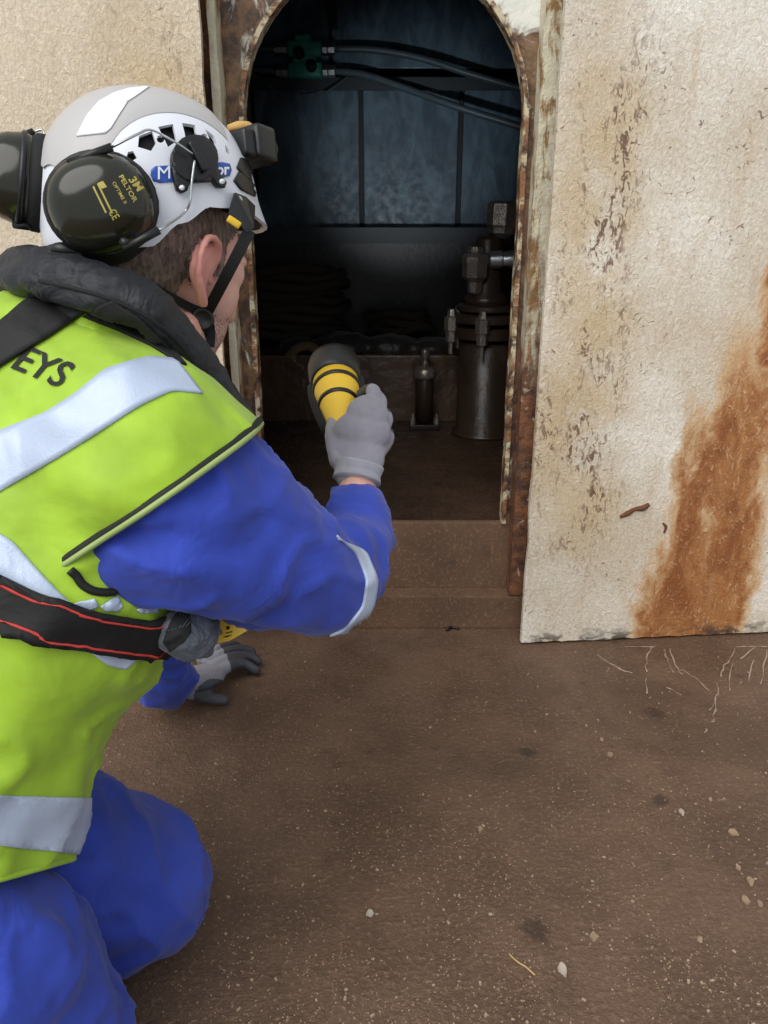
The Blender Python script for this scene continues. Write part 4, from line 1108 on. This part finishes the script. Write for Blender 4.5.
_p, _n = hit(SH_B, 107, 206); cc = _p + _n * .020; CD = (cc - CAM).dot(FV)
nn = (CAM - cc).normalized() * .75 + _n * .45
upv = RV * .93 + UV_ * .30
cup, MC, CUP_B = ear_cup(cc, nn, upv, .0515, .0462, .040, 'ear_cup', 'near ear cup facing the viewer')
def bar(p0, p1, r, parent, name='clamp_bar', mat=None): b = bmesh.new(); tube(b, [p0, p1], r, 8, 1); return obj(name, b, mat or M['black'], parent)
bar(at(68, 163, CD - .028), at(112, 147, CD - .028), .0042, cup); bar(at(124, 249, CD - .02), at(159, 230, CD - .02), .0042, cup)
b = bmesh.new(); tube(b, [at(80, 160, CD - .028), at(83, 170, CD - .028)], .005, 6, 1); obj('pivot', b, M['black'], cup)
b = bmesh.new(); tube(b, [at(128, 245, CD - .02), at(122, 240, CD - .02)], .005, 6, 1); obj('pivot', b, M['black'], cup)
def wire(pts, parent):
    b = bmesh.new(); tube(b, pts, .0013, 6, 4); return obj('spring_wire', b, M['steel'], parent)
hw = lambda x, y, o_: (lambda h_: (h_[0] + h_[1] * o_) if h_[0] else at(x, y, .8))(hit(SH_B, x, y))
wire([at(112, 147, CD - .028), at(138, 134, CD - .02), hw(150, 139, .016), hw(170, 150, .017), hw(186, 160, .016)], HE)
wire([hw(188, 166, .016), hw(187, 185, .012), hw(186, 203, .010), hw(180, 214, .008), at(160, 230, CD - .02)], HE)
obj('print', lettering('3M', (127.5, 180), (9.5, 12), (7, -4), CUP_B, .0006, .03), M['print_gold'], cup, False)
obj('print', lettering('PELTOR', (118.5, 177), (15, 26), (4.2, -2.4), CUP_B, .0006, .02), M['print_gold'], cup, False)
obj('print', lettering('OPTIME II', (112, 183), (12, 21), (3, -1.7), CUP_B, .0006, .01), M['print_gold'], cup, False)
pb = bmesh.new()
for (x, y, l) in ((92.5, 187, 29), (97, 184, 33)):
    merge(pb, band([(x, y), (x + l * .44, y + l * .9)], [(x + 1.6, y - .8), (x + 1.6 + l * .44, y - .8 + l * .9)], CUP_B, .0006, 0, 10, 1))
merge(pb, lettering('CE', (108, 212), (5, 8.5), (7, -4), CUP_B, .0006, .01)); merge(pb, band([(98, 183), (102, 189)], [(103, 181), (107, 187)], CUP_B, .0006, 0, 3, 1))
obj('print', pb, M['print_gold'], cup, False)
c2 = near_helmet(23, 180); n2 = (-RV * .88 - FV * .46 + UV_ * .06)
cup2, MC2, _ = ear_cup(c2, n2, UV_, .0475, .044, .044, 'ear_cup', 'far ear cup seen edge-on behind the helmet')
C2D = (c2 - CAM).dot(FV)
bar(at(5, 144, C2D), at(34, 132, C2D), .0045, cup2); b = bmesh.new(); tube(b, [at(16, 139, C2D), at(17, 150, C2D)], .008, 8, 1); obj('pivot', b, M['black'], cup2)
b = bmesh.new(); tube(b, [at(14, 224, C2D), at(30, 226, C2D)], .005, 8, 1); obj('pivot', b, M['black'], cup2)
wire([at(34, 132, C2D), at(42, 130, C2D), at(45, 138, C2D), hp(-.09, .088, .055), hp(-.045, .112, .045), hp(-.02, .119, .03)], HE)
b = bmesh.new(); lathe(b, frame(hp(-.02, .108, .028), HT @ Vector((0, 1, .25))), [(.022, 0), (.022, .012), (.018, .015)], 18); obj('ear_defender_mount', b, M['black'], HE)
# headband and neck pad under the shell
b = bmesh.new(); rg_ = []
for k in range(61):
    a = R(124 + 112 * k / 60); z = -.036 - .026 * math.sin(math.pi * k / 60)
    rg_.append(hp(.124 * math.cos(a) + .004, .096 * math.sin(a), z))
tube(b, rg_, [.004 + .011 * min(1, k / 8, (60 - k) / 8) for k in range(61)], 8, 1, True, flat=(HT @ Vector((0, 0, 1)), 1.0)); obj('headband', b, M['padblack'], HE)
b = bmesh.new(); ellipsoid(b, hp(-.146, -.045, -.055), (HX, HY, HZ), (.018, .016, .009), 2); obj('adjuster_knob', b, M['black'], HE)
# ear strap holder, yellow clip, chin strap
hd = [hw(220, 208, .004), hw(232, 193, .004), hw(243, 197, .004), hw(252, 206, .004), at(254, 228, .88), at(247, 232, .875), at(228, 214, .868)]
b = bmesh.new(); n_h = (CAM - hd[0]).normalized()
A = [b.verts.new(p + n_h * .006) for p in hd]; B = [b.verts.new(p) for p in hd]
b.faces.new(A); b.faces.new(B[::-1])
for i in range(len(hd)): b.faces.new((A[i], B[i], B[(i + 1) % len(hd)], A[(i + 1) % len(hd)]))
bmesh.ops.triangulate(b, faces=b.faces[:]); bmesh.ops.recalc_face_normals(b, faces=b.faces[:]); SHD = obj('strap_holder', b, M['black'], HE, False)
b = bmesh.new(); lathe(b, frame(hd[1].lerp(hd[2], .4) + n_h * .006 - HZ * .006, n_h), [(.0042, 0), (.0042, .002), (.003, .003)], 12); obj('screw', b, M['steel'], SHD)
b = bmesh.new(); obox(b, frame(at(234, 222, .862), n_h, at(241, 227, .862) - at(226, 217, .862)), (.016, .008, .006), .002); obj('strap_clip', b, M['yellow'], HE, True, 'yellow strap clip')
HEADB = BODY_B
def strap(pts, wid, parent, name):
    b = bmesh.new(); ps = []
    prevw = None; rows = []
    ch = lerp_chain(pts, [1] * len(pts), 6)
    for i, (p, _) in enumerate(ch):
        t = (ch[min(i + 1, len(ch) - 1)][0] - ch[max(i - 1, 0)][0]).normalized(); n = (CAM - p).normalized(); n = (n - t * n.dot(t)).normalized(); w = t.cross(n)
        rows.append([b.verts.new(p + w * wid / 2 + n * .0012), b.verts.new(p - w * wid / 2 + n * .0012), b.verts.new(p - w * wid / 2 - n * .0012), b.verts.new(p + w * wid / 2 - n * .0012)])
    for A, B in zip(rows, rows[1:]):
        for j in range(4): b.faces.new((A[j], A[(j + 1) % 4], B[(j + 1) % 4], B[j]))
    b.faces.new(rows[0]); b.faces.new(rows[-1][::-1]); bmesh.ops.recalc_face_normals(b, faces=b.faces[:])
    return obj(name, b, M['blackcloth'], parent, False)
def hs(x, y, o_=.004, c=.85):
    p, n = hit(BODY_B, x, y); return p + n * o_ if p else at(x, y, c)
_q = hs(206, 312, .006); CS = [at(250, 230, .872).lerp(_q, t) + (CAM - EAR).normalized() * .012 * math.sin(math.pi * t) for t in (0, .25, .5, .75, 1)]
STP = strap(CS, .0135, HE, 'chin_strap')
STP2 = strap([hs(207, 312, .006), hs(190, 305, .006), hs(170, 294, .006), hs(150, 282, .006)], .010, HE, 'chin_strap')
STP3 = strap([hs(206, 315, .006), hs(208, 332, .006), hs(206, 346, .004)], .013, HE, 'chin_strap')
b = bmesh.new(); p_ = hs(201, 319, .007); n_ = (CAM - p_).normalized()
lathe(b, frame(p_, n_), [(.0135, -.006), (.0145, 0), (.0145, .003), (.011, .005), (.010, .004)], 20); obj('strap_buckle', b, M['black'], HE)

# head lamp on the front of the helmet
HLC = (near_helmet(250, 147) - CAM).dot(FV) + .028; hl0 = at(258, 147, HLC)
HLp = thing('headlamp', 'black headlamp with a tan strap clipped to the helmet front', 'headlamp', hl0); ORIG[HLp.name] = Vector(hl0)
fx = (HX * .9 + UV_ * .12).normalized()
Ml = frame(at(254, 147, HLC), fx, UV_)
b = bmesh.new(); obox(b, Ml, (.040, .046, .034), .006); obox(b, Ml @ Matrix.Translation((-.004, 0, -.02)), (.03, .036, .03), .004); obj('lamp_body', b, M['black'], HLp)
b = bmesh.new(); lathe(b, Ml @ Matrix.Translation((0, 0, .015)), [(.017, 0), (.017, .010), (.013, .011)], 18); obj('lamp_bezel', b, M['black'], HLp)
b = bmesh.new(); lathe(b, Ml @ Matrix.Translation((0, 0, .026)), [(.012, -.001), (.012, .001)], 16); obj('lens', b, M['steel'], HLp)
b = bmesh.new(); tube(b, [at(228, 128, HLC - .008), at(238, 125.5, HLC - .012), at(248, 126, HLC - .008), at(254, 132, HLC - .004), at(260, 130, HLC)], [.004, .0055, .0055, .004, .003], 8, 5, True, flat=(FV, .6)); obj('strap', b, plain('tan_strap', srgb(196, 156, 86), .6, .1), HLp)
b = bmesh.new(); tube(b, [at(262, 136, HLC - .012), at(265, 140, HLC - .012), at(262, 144, HLC - .012)], .002, 6, 3); obj('switch', b, M['flake'], HLp)

b = bmesh.new(); tube(b, [at(250, 150, HLC), at(240, 152, HLC - .004), hp(.112, -.008, .055)], [.012, .011, .012], 8, 3); obj('bracket', b, M['black'], HLp)
# ------------------------------------------------------------------ small things on deck and wall
b = bmesh.new()
for k in range(9000):
    px, py = random.uniform(90, 790), 640 + 420 * random.random() ** .8
    q = atZ(px, py, 0)
    if q.y > 1.72: continue
    s = random.uniform(.0005, .0017) * (2.0 if random.random() < .07 else 1)
    if noise.noise(q * 5) + .35 * noise.noise(q * 17) < random.uniform(-.6, .5): continue
    m = Matrix.Translation(q + Vector((0, 0, s * .3))) @ Matrix.Rotation(random.uniform(0, 6.28), 4, 'Z') @ Matrix.Diagonal((s * random.uniform(.8, 2), s * random.uniform(.6, 1.2), s * .6, 1))
    bmesh.ops.create_cube(b, size=1, matrix=m)
tag(obj('grit', b, plain('pale_grit', srgb(168, 146, 124), .5, .7, 300), None, False), 'fine pale grit strewn over the brown deck', 'grit', None, 'stuff')
def flake(px, py, r, label, name='paint_flake', group=None, seed=0, mat=None):
    q = atZ(px, py, 0); b = bmesh.new(); rnd = random.Random(seed); n = 9
    top = [b.verts.new(q + Vector((math.cos(2 * math.pi * k / n) * r * rnd.uniform(.5, 1.1), math.sin(2 * math.pi * k / n) * r * 1.4 * rnd.uniform(.5, 1.1), .0025 + rnd.uniform(0, .002)))) for k in range(n)]
    bot = [b.verts.new(Vector((v.co.x, v.co.y, .0002))) for v in top]
    b.faces.new(top); b.faces.new(bot[::-1])
    for k in range(n): b.faces.new((top[k], bot[k], bot[(k + 1) % n], top[(k + 1) % n]))
    bmesh.ops.recalc_face_normals(b, faces=b.faces[:]); return tag(obj(name, b, mat or M['flake'], None, False), label, 'flake', group)
flake(563, 970, .0085, 'largest white paint flake on the deck beside the straw', seed=1)
flake(370, 914, .006, 'white paint flake alone on the deck in front of the worker', seed=2)
flake(682, 813, .006, 'small pale flake beside the dark round stain', seed=3)
flake(135, 966, .006, 'white speck of paint below the blue knee', seed=4)
chip = plain('brown_chip', srgb(150, 126, 104), .7, .2)
for i, (px, py, r, lab) in enumerate(((733, 833, .008, 'large brownish chip topmost of the chips near the right edge'), (750, 882, .008, 'large brownish chip in the middle of the row at the right edge'), (738, 868, .005, 'small brownish chip second from the top of the right edge row'),
        (745, 900, .007, 'brownish chip lying left of its twin at the foot of the row'), (760, 905, .006, 'brownish chip lowest and closest to the right edge'), (594, 938, .007, 'brown chip on bare deck right of the largest white flake'),
        (700, 940, .005, 'small brown chip alone near the lower right of the deck'), (610, 755, .006, 'brown chip on open deck below the cream plate, lower of two'), (602, 740, .005, 'brown chip on open deck below the cream plate, upper of two'),
        (710, 800, .004, 'tiny brown chip right of the dark round stain'), (480, 830, .005, 'lone brown chip in the middle of the open deck'))):
    flake(px, py, r, lab, group='brownish paint chips on the deck', seed=10 + i, mat=chip)
b = bmesh.new(); tube(b, [atZ(509, 954, .003), atZ(518, 962, .004), atZ(526, 967, .003), atZ(535, 975, .002)], .0012, 6, 4); tag(obj('straw', b, M['straw']), 'thin dry straw lying on the brown deck', 'straw')
b = bmesh.new(); tube(b, [atZ(447, 630, .004), atZ(452, 627, .005), atZ(459, 629, .003)], .004, 6, 4); tag(obj('debris_scrap', b, M['black']), 'tiny black scrap at the foot of the lower step', 'scrap')
# paint streaks: dried runs splashed on the deck at the foot of the right plate
M['streak'] = plain('dried_pale_paint', srgb(160, 136, 118), .6, .25, 120)
for st in ([(597, 655), (612, 664), (624, 671)], [(600, 659), (618, 668), (632, 673)], [(653, 645), (648, 655), (646, 671)], [(646, 677), (647, 693)], [(664, 649), (668, 662), (674, 673)], [(670, 648), (675, 664), (681, 674)],
           [(680, 669), (695, 678), (710, 691)], [(735, 648), (727, 662), (720, 676)], [(732, 662), (729, 690)], [(718, 683), (717, 694), (710, 711)], [(717, 694), (714, 716), (712, 722)], [(706, 728), (705, 733)],
           [(753, 660), (749, 681)], [(767, 648), (761, 684)], [(741, 659), (756, 646)], [(667, 687), (680, 694)], [(620, 640), (634, 646), (654, 645)], [(736, 647), (752, 646), (768, 646)]):
    b = bmesh.new(); ps = [p for p, _ in lerp_chain([atZ(x, y, .0012) for x, y in st], [1] * len(st), 4)]; ps = [p + Vector((random.uniform(-.0025, .0025), random.uniform(-.003, .003), 0)) for p in ps]
    if any(p.y > 1.735 for p in ps): ps = [Vector((p.x, min(p.y, 1.735), p.z)) for p in ps]
    tube(b, ps, [random.choice((.0006, .001, .0016, .0024)) for _ in ps], 6, 3, True, flat=((0, 0, 1), .35)); obj('paint_streak', b, M['streak'], FLOOR)
# weld remnants on the right plate
def onwall(px, py):
    me = WR.data; return atY(px, py, YW + (atY(px, py, YW).x - .353) * math.tan(R(5.2)))
M['scar'] = plain('dark_rust', srgb(104, 62, 36), .8, .6, 60, 1.0)
b = bmesh.new(); tube(b, [onwall(620, 517), onwall(628, 513), onwall(635, 509), onwall(643, 508), onwall(649, 504)], [.004, .007, .005, .008, .005], 7, 4); obj('weld_scar', b, M['scar'], WR)
b = bmesh.new(); tube(b, [onwall(663, 523), onwall(666, 527), onwall(664, 533)], [.002, .004, .002], 7, 4); obj('weld_scar', b, M['scar'], WR)
